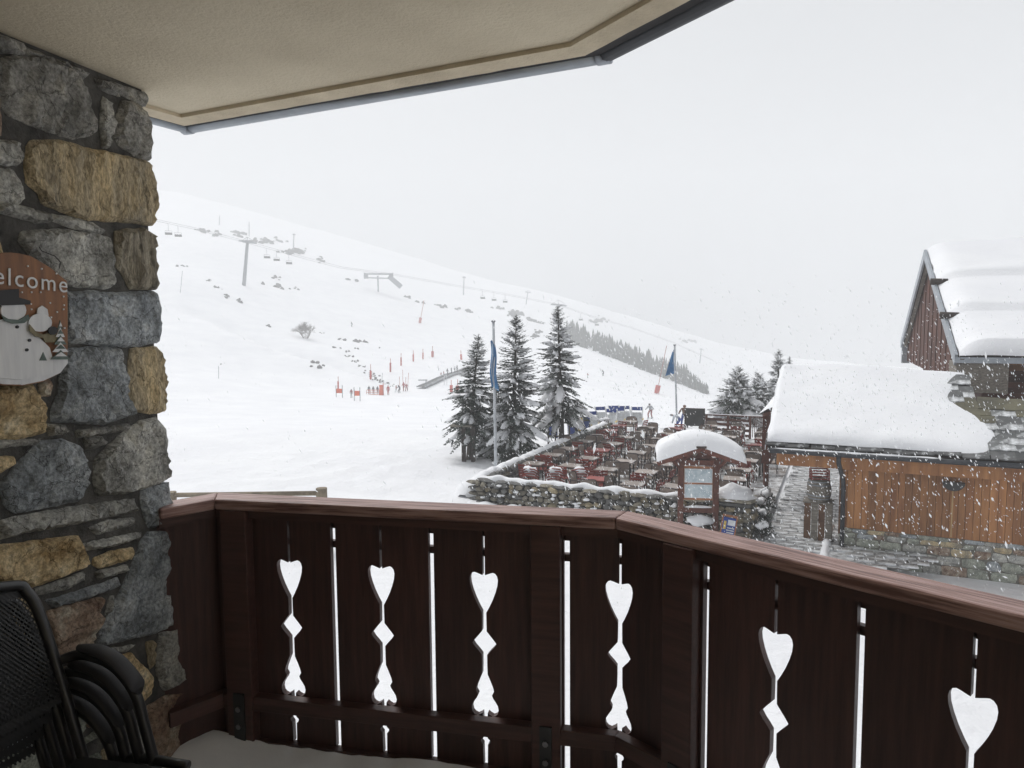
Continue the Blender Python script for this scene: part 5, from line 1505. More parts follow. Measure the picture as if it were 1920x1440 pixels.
# ---- deck chairs on the snow beyond the wall
def make_deck():
    t = thing('deck_chair', 'x', 'deck chair')
    b = MB(); b.prism([(-.27, .40, 1.00), (.27, .40, 1.00), (.27, .46, 1.17), (-.27, .46, 1.17)], (0, .03, 0)); b.build('head_canvas', m_bluecloth, t)
    b = MB(); b.grid([[V((x, y, z)) for x in (-.25, .25)] for y, z in ((-.45, .40), (-.2, .33), (.05, .42), (.22, .62), (.35, .90))]); b.build('seat_canvas', m_whitecloth, t)
    for s in (-1, 1):
        b = MB(); b.bar((s * .28, -.42, .0), (s * .28, .50, 1.18), .045); b.build('rail', m_whitecloth, t)
        b = MB(); b.bar((s * .30, .45, 0), (s * .30, -.5, .46), .045); b.build('leg', m_whitecloth, t)
        b = MB(); b.box((s * .31, .0, .60), (.06, .6, .035)); b.build('armrest', m_yellow, t)
    return t
dk = make_deck(); tm = tree_map()
for k, (px, py, rz, lb) in enumerate([(1122, 818, .3, 'blue-topped deck chair nearest the rack fence, leftmost on the snow'), (1136, 806, .2, 'blue-topped deck chair second from the left on the snow'), (1150, 812, -.3, 'blue-topped deck chair behind the snowy bush, third from the left'), (1160, 803, .1, 'blue-topped deck chair in the back row, left of the middle'), (1166, 808, -.2, 'blue-topped deck chair in the middle, right behind the bush'), (1182, 804, .2, 'blue-topped deck chair second from the right on the snow'), (1200, 807, -.2, 'blue-topped deck chair on its own, rightmost on the snow')]):
    p_ = hit(px - 6, py)
    o = dk if k == 0 else copy_tree_with(dk, tm)
    o.location = p_; o.rotation_euler = (0, 0, rz + 2.9 if False else rz); o['label'] = lb; o['group'] = 'blue deck chairs on the snow'
p_ = T(TL * .86, -.15, .55); shrub('snowy_bush', 'small bush buried in snow at the far end of the side wall', p_, .40, .45, 77, m_twig, snow=1, n=160)
# ================================================================== THE SLOPE: LIFTS, MARKERS, PEOPLE, ROCKS, WOOD
# rustic log fence just over the railing
q = at_y(603, 922, 17.0)
lf = thing('log_fence', 'rustic log fence post and rail showing just above the railing at the left', 'fence', (q.x, q.y, H(q.x, q.y)))
b = MB(); b.tube([(q.x, q.y, H(q.x, q.y) - .2), (q.x, q.y, q.z + .09)], .135, n=12); b.build('post', m_logbrown, lf, world=True)
q2 = at_y(320, 926, 17.6)
b = MB(); b.tube([q + V((0, -.02, -.03)), q2 + V((0, 0, -.03))], .06, n=10); b.build('log_rail', m_logbrown, lf, smooth=True, world=True)
b = MB(); b.tube([q + V((0, -.02, -.6)), q2 + V((0, 0, -.6))], .085, n=10); b.build('log_rail', m_logbrown, lf, smooth=True, world=True)
b = MB(); b.tube([(q2.x, q2.y, H(q2.x, q2.y) - .2), q2 + V((0, 0, .05))], .135, n=12); b.build('post', m_logbrown, lf, world=True)

# ---- chair lift
def pyl(name, label, xt, yt, xb, yb, head, w=None, group='chair lift pylons', Y=None):
    p = hit(xb, yb) if Y is None else at_y(xb, yb, Y)
    t_ = at_y(xt, yt, p.y); s = p.y / F
    t = thing(name, label, 'pylon', p, 0, group)
    b = MB(); b.tube([p - V((0, 0, .5)), t_ - V((0, 0, head * .10))], [w or .50, (w or .50) * .75], n=8); b.build('mast', m_steel, t, smooth=True, world=True)
    if head:
        d = V((.93, -.15, -.32)).normalized() * head
        c = t_ - V((0, 0, head * .10))
        b = MB(); b.bar(c - V((0, .35 * head, 0)), c + V((0, .35 * head, 0)), .26, .34); b.bar(c - V((.42 * head, 0, -.02 * head)), c + V((.42 * head, 0, -.06 * head)), .22, .28); b.build('crossarm', m_steel, t, world=True)
        for sy in (-.33, .33):
            b = MB(); b.bar(c + V((-.46 * head, sy * head, -.02 * head)), c + V((.50 * head, sy * head, -.12 * head)), .22, .42); b.build('sheave_beam', m_steel, t, world=True)
        b = MB(); b.bar(c, c + V((-.02 * head, 0, .26 * head)), .16, .16); b.bar(c + V((-.02 * head, 0, .26 * head)), c + V((.40 * head, 0, .02 * head)), .12, .12); b.bar(c + V((-.02 * head, 0, .26 * head)), c + V((-.36 * head, 0, .04 * head)), .12, .12); b.build('lifting_frame', m_steel, t, world=True)
    return p
P1 = pyl('lift_pylon', 'largest grey chair lift pylon, standing alone on the slope at the left', 464, 449, 457, 535, 4.6, .62)
P6 = pyl('lift_pylon', 'chair lift pylon whose head shows just above the rightmost terrace spruce', 1047, 567, 1045, 622, 6.8, .55)
pyl('lift_pylon', 'faint lift pylon high up directly above the largest one', 467, 416, 467, 444, 0, .28)
pyl('lift_pylon', 'faint lift pylon rising from the dark scrub right of the largest one', 551, 439, 550, 472, 1.4, .32)
pyl('lift_pylon', 'thin lift pylon in the mist above the flagpole, left of its top', 870, 519, 869, 553, 2.2, .34)
pyl('lift_pylon', 'thin T-headed lift pylon in the mist above the middle spruce', 990, 546, 986, 571, 3.6, .34)
pyl('lift_pylon', 'small distant pylon beyond the wood, right of the shorter flagpole', 1315, 654, 1312, 681, 2.0, .34)
pyl('lift_pylon', 'faintest lift pylon at the top left, close to the stone wall', 412, 404, 411, 422, 0, .28)
CPX = [(280, 408), (367, 427), (463, 452), (571, 482), (640, 500), (737, 513), (860, 535), (947, 550), (1046, 570), (1110, 592), (1180, 612), (1260, 640), (1340, 676)]
def cabY(px): return P1.y + (P6.y - P1.y) * (px - 463) / (1046 - 463)
cpts = [at_y(x, y, max(110, cabY(x))) for x, y in CPX]
for k, (off, lb) in enumerate([(V((0, 1.6, 0)), 'upper haul cable of the chair lift crossing the slope'), (V((0, -1.6, -.6)), 'lower haul cable of the chair lift crossing the slope')]):
    b = MB(); b.tube([p + off for p in cpts], .042, n=5); tag(b.build('haul_cable', m_cable), lb, 'cable')
def on_cable(px):
    for a, c in zip(CPX, CPX[1:]):
        if a[0] <= px <= c[0]: return at_y(px, a[1] + (c[1] - a[1]) * (px - a[0]) / (c[0] - a[0]), max(110, cabY(px)))
def make_liftchair():
    t = thing('lift_chair', 'x', 'lift chair')
    b = MB(); b.bar((0, 0, 0), (0, 0, -2.0), .09); b.bar((-.9, 0, -2.0), (.9, 0, -2.0), .08); b.build('hanger', m_steel, t)
    b = MB(); b.box((0, -.35, -3.1), (1.9, .5, .12)); b.build('seat', m_shrub, t)
    b = MB(); b.box((0, 0, -2.75), (1.9, .10, .55)); b.build('backrest', m_shrub, t)
    b = MB(); [b.bar((s * .9, 0, -2.0), (s * .9, -.4, -3.1), .07) for s in (-1, 1)]; b.build('side_frame', m_steel, t)
    return t
lc = make_liftchair(); tm = tree_map()
for k, (px, lb) in enumerate([(320, 'lift chair hanging nearest the stone wall'), (338, 'lift chair second from the stone wall'), (503, 'lift chair just right of the largest pylon'), (521, 'lift chair second to the right of the largest pylon'), (544, 'darkest lift chair, third to the right of the largest pylon'), (905, 'lift chair above the top of the tall flagpole, left one of three'), (926, 'lift chair above the tall flagpole, middle one of three'), (947, 'lift chair above the middle spruce, right one of three'), (1088, 'lift chair just right of the pylon over the spruce'), (1118, 'lift chair above the left end of the dark wood')]):
    o = lc if k == 0 else copy_tree_with(lc, tm)
    o.location = on_cable(px) + V((0, -1.6, -.6)); o.rotation_euler = (0, 0, .5); o['label'] = lb; o['group'] = 'chairs on the chair lift'
# lift station gantry
p = hit(715, 548); s = p.y / F
g0_, g1_ = at_y(686, 517, p.y), at_y(736, 517, p.y); g2_ = at_y(752, 538, p.y)
stn = thing('lift_gantry', 'long grey lift gantry with a drooping right end on the misty slope', 'lift gantry', p)
b = MB(); b.bar(g0_ + V((0, 0, .7)), g1_ + V((0, 0, .6)), 1.2, .42); b.build('upper_beam', m_steel, stn, world=True)
b = MB(); b.bar(g0_ + V((0, 0, -.8)), g1_ + V((0, 0, -1.1)), 1.2, .42); b.build('lower_beam', m_steel, stn, world=True)
b = MB(); b.bar(g1_ + V((-1.5, 0, -.2)), g2_, 1.3, 1.9); b.build('drooping_end', m_steel, stn, world=True)
for f in (0, .95):
    c = g0_.lerp(g1_, f); b = MB(); b.bar(c + V((0, 0, 1.2)), c + V((0, 0, -1.2)), 1.6, .8); b.build('end_frame', m_steel, stn, world=True)
c = g0_.lerp(g1_, .45); b = MB(); b.bar(c, (c.x, c.y, H(c.x, c.y) - 1), .5); b.build('leg', m_steel, stn, world=True)
b = MB(); b.bar(g0_ + V((0, 0, 1.1)), g1_ + V((0, 0, 1.0)), 1.3, .3); b.build('snow_top', m_snow, stn, world=True)

# ---- red padded piste markers: pole with a padded foot
def marker(label, xt, yt, xb, yb, padh, padw, m=m_pad, group='red padded piste markers'):
    p = hit(xb, yb); s = p.y / F; tp = at_y(xt, yt, p.y)
    t = thing('piste_marker', label, 'marker', p, 0, group)
    b = MB(); b.tube([p - V((0, 0, .2)), tp], .055 * p.y / 130, n=6); b.build('pole', m_pinkpole, t, world=True)
    d = (tp - p).normalized(); h0 = p + d * .1
    b = MB(); b.tube([h0, h0 + d * padh * s], padw * s / 2, n=8); b.build('pad', m, t, world=True)
    return p
for a in [('red padded marker beside the left orange banner', 634, 706, 634, 730, 14, 3.0), ('red padded marker at the foot of the dark bank', 695, 683, 695, 712, 16, 4), ('red padded marker left end of the row of five', 732, 672, 732, 698, 17, 3.5),
          ('red padded marker second from the left in the row of five', 752, 662, 752, 686, 15, 3), ('red padded marker middle of the row of five', 775, 657, 775, 678, 14, 3), ('red padded marker fourth from the left in the row of five', 793, 654, 793, 674, 12, 2.6),
          ('widest red padded marker at the right end of the row of five', 811, 649, 811, 670, 11, 5), ('red padded marker just left of the left spruce crown', 864, 657, 865, 675, 10, 4), ('leaning red padded marker high on the slope', 795, 563, 787, 606, 10, 5),
          ('bright red padded marker left of a pair beside the spruce', 846, 712, 846, 736, 13, 6), ('bright red padded marker right of a pair beside the spruce', 858, 711, 858, 738, 14, 7), ('large red padded marker on a leaning pole left of the shorter flagpole', 1250, 648, 1231, 738, 15, 10)]:
    marker(*a)
def banner(label, x0, x1, y0, y1, yb):
    p = hit((x0 + x1) / 2, yb); s = p.y / F
    t = thing('banner', label, 'banner', p, 0, 'orange banners at the ski school')
    a, c = at_y(x0, y0, p.y), at_y(x1, y1, p.y)
    b = MB(); b.prism([V((a.x, p.y, c.z)), V((c.x, p.y, c.z)), V((c.x, p.y, a.z)), V((a.x, p.y, a.z))], (0, .06, 0)); b.build('cloth', m_orange, t, world=True)
    for x in (a.x, c.x):
        b = MB(); b.tube([V((x, p.y, H(x, p.y) - .3)), V((x, p.y, a.z + .5))], .05, n=6); b.build('pole', m_steel, t, world=True)
banner('orange banner on two poles, leftmost at the ski school', 630, 642, 729, 737, 745)
banner('orange banner on two poles, right beside a standing skier', 664, 675, 733, 742, 752)
p = hit(715, 741); s = p.y / F
t = thing('orange_board', 'tall orange board standing at the right end of the net fence', 'board', p)
b = MB(); a, c = at_y(711, 722, p.y), at_y(719, 741, p.y); b.prism([V((a.x, p.y, c.z)), V((c.x, p.y, c.z)), V((c.x, p.y, a.z)), V((a.x, p.y, a.z))], (0, .3, 0)); b.build('panel', m_orange, t, world=True)
b = MB(); b.tube([V((c.x, p.y, c.z - .3)), V((c.x, p.y, a.z + .3))], .07, n=6); b.build('post', m_pinkpole, t, world=True)
p = hit(699, 740); t = thing('net_fence', 'low red net fence in front of three waiting skiers', 'fence', p)
a, c = at_y(687, 731, p.y), at_y(711, 740, p.y)
for k in range(7):
    b = MB(); x = a.x + (c.x - a.x) * k / 6; b.tube([V((x, p.y, c.z - .1)), V((x, p.y, a.z))], .04, n=5); b.build('post', m_pinkpole, t, world=True)
for f in (.08, .5, .95):
    b = MB(); z = c.z + (a.z - c.z) * f; b.bar((a.x, p.y, z), (c.x, p.y, z), .05, .07); b.build('net_cord', m_orange, t, world=True)
for k, (xt, yt, xb, yb, lb) in enumerate([(755, 693, 756, 734, 'thin red gate pole above the ski class, leftmost'), (761, 707, 761, 734, 'thin red gate pole above the ski class, in the middle'), (766, 699, 764, 733, 'thin red gate pole above the ski class, rightmost'), (749, 706, 750, 732, 'thin red gate pole above the dark-clad skier'), (717, 699, 716, 716, 'thin grey gate pole at the end of the dark bank'), (342, 508, 338, 549, 'thin leaning marker pole on the slope near the stone wall'), (410, 686, 410, 710, 'thin marker pole low on the slope near the stone wall'), (1284, 0, 0, 0, '')][:7]):
    p = hit(xb, yb); tp = at_y(xt, yt, p.y); b = MB(); b.tube([p - V((0, 0, .2)), tp], .04 * p.y / 120, n=5)
    tag(b.build('gate_pole', m_pinkpole if k < 4 else m_steel), lb, 'pole', 'thin poles on the snow').location = (0, 0, 0)
# magic carpet
c0, c1 = hit(789, 729), hit(884, 690)
mc = thing('magic_carpet', 'dark conveyor lift running up the nursery slope to the spruces', 'conveyor lift', c0)
n_ = 24; P = []
for i in range(n_ + 1):
    f = i / n_; c = c0.lerp(c1, f); z = H(c.x, c.y) + .35; d = (c1 - c0).to_2d().normalized(); s_ = V((d.y, -d.x, 0))
    P.append([c0.lerp(c1, f) * 0 + V((c.x, c.y, z)) + s_ * w for w in (-.7, .7)])
mb = MB(); mb.grid(P); mb.grid([[r_[1], r_[1] - V((0, 0, .9))] for r_ in P]); mb.build('belt', m_belt, mc, world=True)
for sd in (0, 1):
    b = MB()
    for i in range(n_): b.bar(P[i][sd] + V((0, 0, .05)), P[i + 1][sd] + V((0, 0, .05)), .22, .22)
    b.build('side_rail', m_steel, mc, world=True)
ph = hit(799, 728)
b = MB(); b.bar(ph, ph + V((0, 0, 1.6)), .16); b.bar(ph + V((-1.4, 0, 1.5)), ph + V((.3, 0, 1.5)), .12, .2); b.build('gate_arm', m_steel, mc, world=True)
ph = hit(833, 722); b = MB(); b.tube([ph, ph + V((0, 0, 1.7)), ph + V((.25, 0, 1.95)), ph + V((.5, 0, 1.7)), ph + V((.5, 0, 0))], .06, n=6); b.build('hoop', m_whitecloth, mc, world=True)

# ---- people
def body(pose, cols):
    """one continuous skinned figure, 1.75 m tall, facing +Y; cols = jacket, trousers, head, boots"""
    J = {'pel': (0, 0, .96), 'sp': (0, .0, 1.14), 'ch': (0, 0, 1.34), 'nk': (0, .0, 1.50), 'hd': (0, .02, 1.61), 'tp': (0, .01, 1.70),
         'sl': (-.18, 0, 1.43), 'el': (-.25, -.02, 1.15), 'wl': (-.26, .06, .92), 'fl': (-.25, .10, .82), 'sr': (.18, 0, 1.43), 'er': (.25, -.02, 1.15), 'wr': (.26, .06, .92), 'fr': (.25, .10, .82),
         'hl': (-.09, 0, .90), 'kl': (-.10, .03, .50), 'al': (-.11, -.02, .10), 'ol': (-.12, .14, .04), 'hr': (.09, 0, .90), 'kr': (.10, .03, .50), 'ar': (.11, -.02, .10), 'or': (.12, .14, .04)}
    def up(**k): J.update(k)
    if pose == 'ski':
        up(pel=(0, -.16, .84), sp=(0, -.08, 1.0), ch=(0, .06, 1.17), nk=(0, .15, 1.31), hd=(0, .21, 1.41), tp=(0, .22, 1.51), sl=(-.18, .10, 1.25), el=(-.34, .06, 1.02), wl=(-.36, .28, .95), fl=(-.36, .36, .94), sr=(.18, .10, 1.25), er=(.34, .06, 1.02), wr=(.36, .28, .95), fr=(.36, .36, .94),
           hl=(-.10, -.14, .80), kl=(-.16, .16, .50), al=(-.20, -.02, .10), ol=(-.20, .14, .05), hr=(.10, -.14, .80), kr=(.16, .16, .50), ar=(.20, -.02, .10)); J['or'] = (.20, .14, .05)
    if pose == 'bend':
        up(pel=(0, -.18, .88), sp=(0, .0, 1.02), ch=(0, .20, 1.10), nk=(0, .36, 1.12), hd=(0, .46, 1.13), tp=(0, .55, 1.14), sl=(-.18, .28, 1.08), el=(-.22, .34, .82), wl=(-.18, .42, .58), fl=(-.16, .44, .50), sr=(.18, .28, 1.08), er=(.22, .34, .82), wr=(.18, .42, .58), fr=(.16, .44, .50),
           hl=(-.10, -.16, .84), kl=(-.18, .06, .48), al=(-.24, -.02, .10), ol=(-.25, .14, .05), hr=(.10, -.16, .84), kr=(.18, .06, .48), ar=(.24, -.02, .10)); J['or'] = (.25, .14, .05)
    if pose == 'walk':
        up(kl=(-.10, .20, .52), al=(-.11, .20, .10), ol=(-.11, .36, .08), kr=(.10, -.05, .50), ar=(.11, -.26, .13), el=(-.27, -.10, 1.16), wl=(-.27, -.08, .93), fl=(-.26, -.06, .84), er=(.27, .06, 1.16), wr=(.25, .26, 1.0), fr=(.24, .34, .96)); J['or'] = (.11, -.12, .05)
    names = list(J); idx = {n: i for i, n in enumerate(names)}
    ed = [('pel', 'sp'), ('sp', 'ch'), ('ch', 'nk'), ('nk', 'hd'), ('hd', 'tp'), ('ch', 'sl'), ('sl', 'el'), ('el', 'wl'), ('wl', 'fl'), ('ch', 'sr'), ('sr', 'er'), ('er', 'wr'), ('wr', 'fr'), ('pel', 'hl'), ('hl', 'kl'), ('kl', 'al'), ('al', 'ol'), ('pel', 'hr'), ('hr', 'kr'), ('kr', 'ar'), ('ar', 'or')]
    rad = {'pel': .145, 'sp': .135, 'ch': .15, 'nk': .065, 'hd': .105, 'tp': .085, 'sl': .085, 'sr': .085, 'el': .06, 'er': .06, 'wl': .047, 'wr': .047, 'fl': .042, 'fr': .042, 'hl': .105, 'hr': .105, 'kl': .075, 'kr': .075, 'al': .06, 'ar': .06, 'ol': .05, 'or': .05}
    me = bpy.data.meshes.new('tmp'); me.from_pydata([J[n] for n in names], [(idx[a], idx[b]) for a, b in ed], [])
    o = link(bpy.data.objects.new('tmp', me)); o.modifiers.new('skin', 'SKIN'); sb = o.modifiers.new('sub', 'SUBSURF'); sb.levels = 1; sb.render_levels = 1
    for i, n in enumerate(names): me.skin_vertices[0].data[i].radius = (rad[n], rad[n] * (.78 if n in ('ch', 'sp', 'pel') else 1)); me.skin_vertices[0].data[i].use_root = (n == 'pel')
    bpy.context.view_layer.update()
    r = bpy.data.meshes.new_from_object(o.evaluated_get(bpy.context.evaluated_depsgraph_get())); bpy.data.objects.remove(o)
    r.name = 'person'
    # colour by the nearest bone
    part_of = {'pel': 1, 'sp': 0, 'ch': 0, 'nk': 0, 'hd': 2, 'tp': 2, 'sl': 0, 'el': 0, 'wl': 0, 'fl': 3, 'sr': 0, 'er': 0, 'wr': 0, 'fr': 3, 'hl': 1, 'kl': 1, 'al': 3, 'ol': 3, 'hr': 1, 'kr': 1, 'ar': 3, 'or': 3}
    r.materials.clear()
    for m in cols: r.materials.append(m)
    Jv = [(V(J[n]), part_of[n]) for n in names] + [((V(J['hl']) + V(J['kl'])) / 2, 1), ((V(J['hr']) + V(J['kr'])) / 2, 1), ((V(J['kl']) + V(J['al'])) / 2, 1), ((V(J['kr']) + V(J['ar'])) / 2, 1), ((V(J['sp']) + V(J['pel'])) / 2 + V((0, 0, .02)), 0), ((V(J['sl']) + V(J['el'])) / 2, 0), ((V(J['sr']) + V(J['er'])) / 2, 0)]
    for f in r.polygons:
        c = f.center; f.material_index = min(Jv, key=lambda q: (q[0] - c).length)[1]; f.use_smooth = True
    return r, J
def cloth(n, c): return M(n, c, tuple(v * .7 for v in c), rough=.8, rndval=.1)
K = {'red': cloth('cloth_red', (.42, .04, .04)), 'dark': cloth('cloth_dark', (.04, .045, .055)), 'grey': cloth('cloth_grey', (.32, .34, .36)), 'pale': cloth('cloth_pale', (.50, .54, .60)), 'brown': cloth('cloth_brown', (.20, .115, .08)),
     'blue': cloth('cloth_blue', (.06, .10, .33)), 'pink': cloth('cloth_pink', (.50, .25, .25)), 'maroon': cloth('cloth_maroon', (.30, .07, .07))}
def person(label, px, py, hp, rz, pose, jk, tr, head='dark', group=None, p=None):
    p = p or hit(px, py); h = hp * p.y / F
    me, J = body(pose, [K[jk], K[tr], m_skin, K['dark']])
    o = link(bpy.data.objects.new('person', me)); tag(o, label, 'person', group)
    full = J['tp'][2] + .07; s = h / full
    o.location = p; o.scale = (s, s, s); o.rotation_euler = (0, 0, rz)
    b = MB(); c = V(J['tp']); n = V(J['hd']); d = (c - n).normalized()
    b.blob(n + d * .055, (.112, .118, .085), seed=1, nu=10, nv=6, amp=.05); b.build('hat', K[head], o, smooth=True)
    return o, p, s
def skis(p, rz, label, gap=.16, L=1.6, s=1):
    for sg, w in ((-1, 'left'), (1, 'right')):
        b = MB(); b.grid([[V((sg * gap + x, y, .012 + .10 * max(0, (y - .70)) ** 2 * 3)) for x in (-.04, .04)] for y in (-.75, -.3, .2, .6, .78, .9)])
        o = b.build('ski', K['dark']); o.location = p + V((0, 0, .03)); o.rotation_euler = (0, 0, rz); tag(o, w + ' ski under ' + label, 'ski', 'skis')
o_, p, s = person('skier in a grey jacket and red trousers gliding beyond the terrace', 1219, 785, 30, 2.6, 'ski', 'grey', 'maroon'); skis(p, 2.6, 'the skier in grey beyond the terrace')
o_, p, s = person('skier in a brown jacket and blue trousers beside the shorter flagpole', 1283, 801, 44, 2.9, 'ski', 'brown', 'blue', 'brown'); skis(p, 2.9, 'the skier in brown beside the flagpole')
o_, p, s = person('skier in pale clothes bending down by the foot of the shorter flagpole', 1271, 806, 30, 1.4, 'bend', 'pale', 'blue', 'grey'); skis(p, 1.4, 'the bending skier by the flagpole')
person('child in a pink jacket half hidden behind the menu board', 1297, 800, 27, 2.0, 'stand', 'pink', 'pale', 'pink')
SG = 'skiers at the ski school'
for a in [('ski instructor in an all-red suit standing alone right of the orange board', 728, 741, 19, 3.0, 'stand', 'red', 'red', 'red'), ('skier in a pale red top left of the dark-clad skier', 743, 736, 14, 1.0, 'walk', 'pink', 'pale', 'maroon'), ('skier in dark clothes at the right of the ski class', 749, 737, 16, 2.4, 'ski', 'dark', 'dark', 'dark'),
          ('taller of two red-suited skiers by the thin gate poles', 757, 733, 17, 2.8, 'walk', 'red', 'maroon', 'red'), ('shorter of two red-suited skiers by the thin gate poles', 762, 733, 14, 3.4, 'ski', 'red', 'maroon', 'red'),
          ('skier waiting behind the net fence, leftmost of three', 692, 739, 16, 3.1, 'stand', 'dark', 'maroon', 'grey'), ('skier waiting behind the net fence, middle one of three', 700, 739, 15, 3.1, 'stand', 'dark', 'maroon', 'dark'), ('skier waiting behind the net fence, rightmost of three', 708, 739, 15, 3.1, 'stand', 'dark', 'dark', 'dark'),
          ('skier in dark red standing just left of the right orange banner', 659, 746, 17, 3.1, 'stand', 'maroon', 'grey', 'dark')]:
    person(*a, group=SG)
for k, (f, hp, jk, lb) in enumerate([(.34, 11, 'pink', 'child in pale pink on the conveyor lift, lowest of six'), (.39, 11, 'pink', 'child in pink on the conveyor lift, second from the bottom'), (.46, 13, 'dark', 'child in dark clothes on the conveyor lift, third from the bottom'), (.54, 12, 'dark', 'child in dark clothes on the conveyor lift, fourth from the bottom'), (.61, 12, 'grey', 'child in grey clothes on the conveyor lift, fifth from the bottom'), (.66, 14, 'dark', 'tallest child in dark clothes on the conveyor lift, uppermost of six')]):
    c = c0.lerp(c1, f); person(lb, 0, 0, hp * 1.0, -1.0, 'stand' if k % 2 else 'walk', jk, 'grey' if k < 2 else 'dark', 'dark', 'children on the conveyor lift', p=V((c.x, c.y, H(c.x, c.y) + .36)))
person('lone dark skier far up the middle of the slope', 660, 613, 10, 2.0, 'ski', 'dark', 'dark')
person('distant skier in grey on the piste below the dark wood', 1131, 705, 12, 2.2, 'ski', 'grey', 'dark')
person('faint distant skier beside the crown of the rightmost terrace spruce', 1102, 709, 10, 2.2, 'walk', 'pink', 'grey')
# dark figure sitting in the snow
o_, p, s = person('small dark figure bent over in the snow left of the notice stand', 848, 838, 16, 1.2, 'bend', 'dark', 'dark')

# ---- rocks, scrub and the bare bush
rkm = []
for k in range(9):
    b = MB(); b.blob((0, 0, 0), (1, .8, .55), seed=k + 60, nu=8, nv=5, amp=.7, freq=1.8); rkm.append(b.mesh('rock', m_rock))
rr = random.Random(99)
def outcrop(px, py, w, n, label, k=1.0):
    p = hit(px, py); s = p.y / F; W_ = w * s
    t = thing('rock_outcrop', label, 'rocks', p, 0, 'rocks showing through the snow')
    for i in range(n):
        x = p.x + rr.uniform(-.5, .5) * W_; y = p.y + rr.uniform(-.7, .7) * W_; r_ = rr.uniform(.12, .30) * W_ / max(1, n ** .5) * 1.8 * k
        inst(rkm[rr.randrange(9)], 'rock', t, V((x, y, H(x, y) - r_ * .12)) - p, (rr.uniform(-.4, .4), rr.uniform(-.4, .4), rr.uniform(0, 6)), (r_ * rr.uniform(.9, 1.5), r_ * 1.2, r_ * rr.uniform(1.2, 2.4)))
def along(pts, n):
    out = []
    for i in range(n):
        f = i / (n - 1) * (len(pts) - 1); k = min(int(f), len(pts) - 2); a = f - k
        out.append((pts[k][0] + (pts[k + 1][0] - pts[k][0]) * a, pts[k][1] + (pts[k + 1][1] - pts[k][1]) * a))
    return out
OC = [(395, 527, 14, 5, 'rocks in the cutting nearest the stone wall, upper cluster'), (410, 540, 14, 6, 'rocks in the cutting nearest the stone wall, middle cluster'), (423, 556, 18, 8, 'dark rocks at the lower end of the upper cutting'), (448, 566, 14, 4, 'scattered small rocks right of the upper cutting'),
      (498, 535, 18, 5, 'rocks right of the foot of the largest pylon'), (528, 540, 26, 6, 'flat rocks in a row right of the largest pylon'), (556, 541, 14, 3, 'last small rocks in the row right of the largest pylon'), (508, 612, 14, 4, 'rocks left of the bare bush'), (602, 624, 9, 4, 'rocks touching the right side of the bare bush'),
      (645, 638, 18, 6, 'upper dark rocks above the long cutting'), (674, 641, 26, 5, 'flat pale rocks right above the long cutting'), (672, 654, 10, 2, 'single larger rock above the long cutting'), (632, 652, 12, 6, 'dark rocks at the top end of the long cutting'), (650, 660, 14, 5, 'scattered rocks just above the middle of the long cutting'), (710, 652, 5, 1, 'one lone dark rock right of the cutting'),
      (595, 684, 26, 6, 'thin line of stones and stalks left of the long cutting'), (412, 683, 5, 2, 'tiny stones low on the slope near the stone wall'), (766, 559, 20, 6, 'rocks right below the lift gantry'), (785, 567, 16, 5, 'rocks above the high leaning marker'), (826, 575, 26, 8, 'dark rock band right of the high leaning marker'), (872, 583, 34, 9, 'long dark rock band left of the flagpole top'),
      (930, 578, 26, 8, 'rock band right above the flagpole top'), (968, 587, 30, 10, 'rocks and scrub behind the top of the middle spruce'), (1003, 602, 34, 12, 'rocks between the two tall spruces, upper cluster'), (1014, 622, 22, 8, 'rocks between the two tall spruces, lower cluster'), (345, 500, 16, 4, 'faint rocks beside the leaning pole near the stone wall'), (660, 525, 20, 5, 'faint rocks left of the lift gantry'), (520, 522, 20, 5, 'faint scrubby rocks above the row by the largest pylon')]
for a in OC: outcrop(*a)
for k, (x, y) in enumerate(along([(655, 668), (690, 697), (712, 715)], 7)):
    outcrop(x, y, 15, 9, 'dark stones along the long cutting, %s of seven going down' % ORD[k], .9)
for k, (x, y) in enumerate(along([(716, 716), (736, 723)], 3)): outcrop(x, y, 9, 5, 'brownish stones at the foot of the long cutting, %s of three going down' % ORD[k], .9)
b = MB()
for (px, py, w, n) in [(378, 434, 18, 12), (404, 439, 14, 8), (445, 439, 26, 18), (505, 453, 50, 34), (552, 473, 34, 44), (605, 488, 14, 8), (970, 590, 22, 22), (1125, 602, 40, 14), (1290, 640, 30, 10), (1004, 632, 14, 10)]:
    for i in range(n):
        q = hit(px + rr.gauss(0, .30) * w, py + rr.gauss(0, 2.6)); r_ = rr.uniform(.35, 1.05) * q.y / 300
        b.blob(q + V((0, 0, r_ * .3)), (r_ * 1.1, r_, r_ * .8), seed=i, nu=6, nv=4, amp=.7)
o = kind(b.build('far_scrub', m_shrub), 'stuff'); o['label'] = 'dark patches of scrub fading into the mist on the slope'
p = hit(573, 634); hB = 36 * p.y / F
t = thing('bare_bush', 'round leafless bush standing alone in the middle of the snow slope', 'bush', p)
def branch(mb, a, d, L, r_, dep):
    e = a + d * L; mid = a + d * L * .5 + V((rr.uniform(-1, 1), rr.uniform(-1, 1), 0)) * L * .06
    mb.tube([a, mid, e], [r_, r_ * .85, r_ * .7], n=4, caps=False)
    if dep == 0: return
    for k in range(rr.choice([3, 3, 4])):
        d2 = (d + V((rr.gauss(0, .55), rr.gauss(0, .55), rr.gauss(.12, .35)))).normalized(); branch(mb, a + d * L * rr.uniform(.45, 1), d2, L * rr.uniform(.60, .82), r_ * .62, dep - 1)
